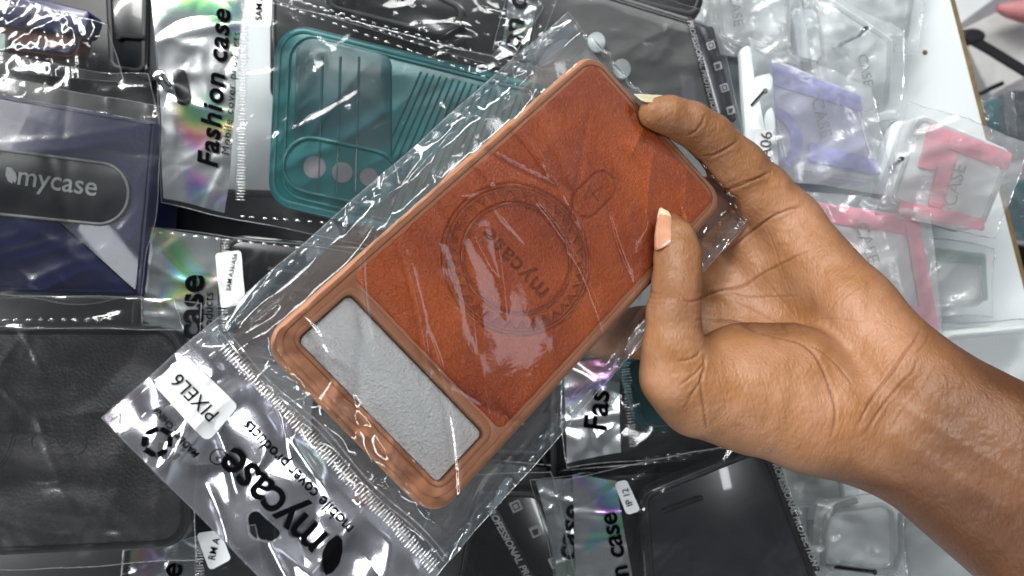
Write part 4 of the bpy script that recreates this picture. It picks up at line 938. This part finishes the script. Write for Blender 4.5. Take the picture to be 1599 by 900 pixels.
# purple
o, f, bg_ = frosted('frosted bag around the case with purple print', 'clear case with purple glitter bands and an arc, on the right', [(1226, 268), (1384, 290), (1343, 146), (1180, 76)], .342, 'purple',
    [[(1196, 130), (1348, 176), (1343, 150), (1186, 92)], [(1186, 190), (1210, 190), (1208, 110), (1184, 96)], [(1262, 252), (1376, 276), (1366, 250), (1262, 222)]], (1281, 186), -76, .0085, .0215, seed=45, cmat='lilac_insert')
mb = MB(); a0 = f.loc(1196, 222); q = []
for R_ in (.0165, .0115): q.append([(a0[0] + R_ * math.cos(math.radians(g_)), a0[1] + R_ * 1.0 * math.sin(math.radians(g_)), .0020) for g_ in range(-50, 101, 10)])
mb.add(q[0] + q[1][::-1], [tuple(range(len(q[0]) * 2))]); mb.build('glitter_arc', M['purple'], o)
f = Frame.px(1188, 190, .334); o = root('plastic_hanger', f, 'glossy white header pouch with an A06 sticker beside the purple case', 'header')
mb = MB(); slab(mb, rpoly(f.locs([(1168, 250), (1226, 326), (1210, 84), (1158, 58)]), .004, 6), -.002, .006, .002); mb.build('pouch', M['white_plastic'], o, True)
flat('size_sticker', rpoly(f.locs([(1180, 250), (1212, 254), (1210, 202), (1180, 200)]), .0008, 4), flat0, -.0016, M['sticker'], o)
x, y = f.loc(1198, 226); text('sticker_text', 'A06', x, y, .0070, 87, M['inkdot'], o, flat0, -.0012, fit=.0122)
hook('short chrome hook with a round tip beside the purple case', (1176, 164), (1196, 142), .330, .316, .0010)
# pink, right
o, f, bg_ = frosted('frosted bag around the pink case at the far right', 'clear case with pink glitter frame at the far right', [(1384, 318), (1538, 362), (1588, 236), (1432, 172)], .338, 'pink',
    [[(1450, 222), (1574, 268), (1580, 240), (1452, 192)], [(1432, 262), (1460, 268), (1486, 208), (1450, 196)], [(1448, 322), (1470, 328), (1496, 240), (1470, 232)], [(1400, 334), (1536, 362), (1534, 342), (1404, 314)]], (1487, 290), 74, .0085, .0225, seed=47, cmat='paper', r=.006)
hook('short chrome hook between the purple and the pink case', (1394, 262), (1409, 248), .340, .326, .0010)
f = Frame.px(1400, 225, .350); o = root('plastic_hanger', f, 'white translucent header of the pink case bag', 'header')
mb = MB(); slab(mb, rpoly(f.locs([(1370, 280), (1412, 330), (1440, 186), (1394, 186)]), .005, 6), 0, .008, .003); mb.build('pouch', M['white_plastic'], o, True)
# pink 2 below
o, f, bg_ = frosted('frosted bag around the rose case beside the palm', 'clear case with rose glitter frame beside the palm', [(1300, 470), (1462, 520), (1432, 338), (1262, 312)], .340, 'pink2',
    [[(1264, 344), (1432, 370), (1430, 340), (1262, 314)], [(1300, 420), (1350, 440), (1316, 372), (1270, 336)], [(1438, 500), (1463, 504), (1434, 346), (1412, 346)], [(1300, 500), (1464, 520), (1460, 482), (1310, 462)]], (1352, 380), -72, .0085, .0225, seed=49, cmat='paper')
f = Frame.px(1240, 330, .345); o = root('plastic_hanger', f, 'white translucent header of the rose case bag behind the palm', 'header')
mb = MB(); slab(mb, rpoly(f.locs([(1232, 400), (1290, 400), (1262, 300), (1212, 280)]), .005, 6), 0, .008, .003); mb.build('pouch', M['white_plastic'], o, True)
# pale green
o, f, bg_ = frosted('frosted bag around the pale green case', 'clear case with a speckled pale green band below the pink case', [(1440, 480), (1544, 480), (1540, 396), (1450, 384)], .352, 'green',
    [[(1456, 408), (1540, 414), (1538, 396), (1456, 390)], [(1534, 470), (1542, 470), (1538, 400), (1530, 400)]], None, seed=51, cmat='paper')
o, f, bg_ = frosted('large frosted bag at the right edge above the forearm', 'large clear grey case at the right edge above the forearm', [(1440, 600), (1680, 720), (1680, 500), (1476, 520)], .345, 'green', [], None, seed=53, cmat='paper', r=.008)
# -- lower centre: teal case with foil header
o, f, out = pcase('small piece of a teal case showing below the thumb', [(1002, 676), (1180, 668), (1150, 548), (962, 560)], .338, .012, .008, 'teal', 'teal_dark', None)
HD = dict(quad=[(888, 726), (972, 708), (966, 560), (880, 570)], ribs=[((975, 565), (990, 700))], mat='foil')
r, f, hf = bag('clear bag with foil header around the teal case below the thumb', [(884, 730), (1230, 690), (1190, 520), (872, 540)], .3275, .0006, 23, 'film', dict(n=40, amp=.0013, ln=.03), header=HD,
    seals=[((1000, 716), (1200, 690), 0)], prints=[('Fas', (932, 640), .0115, 86, dict(fit=.0175, bold=.02, shear=.05))])
# -- lower: black lettered case
o, f, out = prof_case('black case with a white lettered stripe and icons at the bottom centre', [(700, 980), (930, 980), (848, 766), (740, 762)], .330, 'black2', [(832, 930), (848, 924), (776, 792), (762, 798)], (803, 860), .0470, -61,
    [(806, 790), (837, 829), (867, 877)], 17, -65, dark='black', tsz=.0042, s='PROFESSIONAL PROTEC')
bag('clear bag over the black lettered case at the bottom centre', [(600, 1000), (915, 960), (862, 735), (690, 745)], .3225, .0006, 25, 'film', dict(n=24, amp=.0011, ln=.04, w=.0026, low=.0018, lowf=26))
HD = dict(quad=[(905, 930), (900, 930), (920, 744), (850, 752)], mat='foil_soft')
r, f, hf = bag('foil header reading ase, left of the cream foil header', [(880, 960), (935, 960), (925, 738), (830, 748)], .329, .0006, 27, 'film', dict(n=30, amp=.0016, ln=.02), header=dict(quad=[(880, 950), (930, 950), (922, 745), (838, 752)], mat='foil'),
    prints=[('case', (893, 830), .0125, 83, dict(fit=.0245, bold=.02))])
# -- IP 12 case and header
o, f, out = prof_case('black case with lettering down its right edge, below the wrist', [(1015, 960), (1300, 960), (1198, 690), (1000, 770)], .334, 'smoke_dark', [(1272, 892), (1281, 892), (1212, 712), (1204, 714)], (1240, 800), .0520, -68.5, [], 10, 0, dark='black', tsz=.0030)
mb = MB(); mb.tube([(*f.loc(1034, 798), .0016), (*f.loc(1060, 788), .0016), (*f.loc(1096, 776), .0016)], .0011, 8); mb.build('slot', M['black'], o, True)
r, f, hf = bag('clear bag with a wide foil header and a curled size twelve sticker', [(890, 990), (1310, 990), (1205, 680), (880, 748)], .3265, .0006, 29, 'film', dict(n=40, amp=.0014, ln=.035, w=.0018, low=.0016, lowf=28),
    header=dict(quad=[(905, 960), (1000, 960), (962, 748), (893, 744)], mat='foil'), seals=[((1000, 726), (1150, 694), 0)],
    prints=[('on case', (965, 862), .0120, 102, dict(fit=.0360, bold=.02, shear=.05))])
sticker(r, f, hf, [(978, 802), (1000, 796), (978, 748), (958, 752)], 'IP 12', 106, .0036, fit=.0078)
# -- lower left header
r, f, hf = bag('foil header with a curled sticker beneath the held header', [(186, 960), (420, 960), (400, 820), (196, 860)], .330, .0006, 33, 'film', dict(n=40, amp=.0014, ln=.02), header=dict(quad=[(200, 950), (308, 950), (306, 838), (204, 858)], mat='foil_soft', ribs=[((312, 838), (314, 930))]),
    prints=[('ase', (272, 910), .0125, 84, dict(fit=.0180, bold=.025))])
sticker(r, f, hf, [(330, 890), (363, 872), (346, 826), (308, 832)], 'RM A', 76, .0046, fit=.0100)
# -- lower right: clear cases
for i, (lb_b, lb_c, q, dpt) in enumerate((
    ('frosted bag around the clear case under the wrist', 'clear case with dark outlined corner under the wrist', [(1282, 884), (1404, 900), (1400, 776), (1284, 792)], .350),
    ('frosted bag right behind the wrist edge', 'clear pale case half hidden behind the wrist', [(1200, 790), (1330, 800), (1310, 700), (1180, 690)], .360),
    ('frosted bag at the bottom right under the forearm', 'clear pale case at the bottom right under the forearm', [(1420, 980), (1560, 980), (1520, 800), (1400, 800)], .358),
    ('frosted bag at the bottom edge left of the lowest hook', 'clear pale case at the bottom edge left of the lowest hook', [(1290, 1000), (1420, 1000), (1400, 905), (1280, 900)], .362))):
    o, f, _b = frosted(lb_b, lb_c, q, dpt, 'green', [], None, seed=60 + i, cmat='paper', r=.008)
    if i == 0:
        mb = MB(); mb.tube([(*f.loc(a_, b_), .0016) for a_, b_ in ((1284, 880), (1283, 830), (1290, 806), (1306, 790), (1336, 780))], .0016, 8); mb.tube([(*f.loc(a_, b_), .0016) for a_, b_ in ((1294, 886), (1345, 886), (1370, 893), (1396, 886), (1405, 860), (1404, 800))], .0013, 8)
        mb.build('dark_outline', M['smoke'], o, True)
hook('lowest chrome hook at the bottom under the wrist', (1292, 884), (1367, 894), .345, .322, .0011, 'black2')
# -- beyond the board edge, right: more packets
o, f, out = pcase('dark teal case in a packet beyond the board edge, upper', [(1545, 240), (1574, 240), (1566, 150), (1532, 160)], .56, .012, .003, 'teal_dark', None, None)
bag('clear packet over the upper dark teal case beyond the board', [(1540, 250), (1590, 246), (1580, 140), (1530, 150)], .55, .001, 71, 'film_side', dict(n=20, amp=.003, ln=.03, w=.003))
o, f, out = pcase('dark grey case in a packet at the right edge beyond the board', [(1570, 250), (1640, 250), (1640, 140), (1572, 140)], .57, .012, .004, 'smoke_dark', None, None)
bag('clear packet over the dark grey case at the right edge', [(1570, 255), (1650, 255), (1650, 135), (1568, 135)], .555, .001, 73, 'film_side', dict(n=40, amp=.003, ln=.03, w=.003))
o, f, out = pcase('dark teal case in a packet beyond the board edge, lower', [(1580, 370), (1640, 380), (1640, 270), (1560, 290)], .56, .012, .004, 'teal_dark', None, None)
bag('clear packet over the lower dark teal case beyond the board', [(1575, 380), (1650, 390), (1650, 260), (1556, 280)], .55, .001, 75, 'film_side', dict(n=30, amp=.003, ln=.03, w=.003))
o, f, out = pcase('black case beyond the board edge at the far right', [(1590, 520), (1680, 520), (1680, 385), (1585, 380)], .58, .012, .004, 'black2', None, None)
# ------------------------------------------------------------------ stand the picture frame up in the world
bpy.context.view_layer.update()
for o in TOP: o.matrix_world = MW @ o.matrix_world
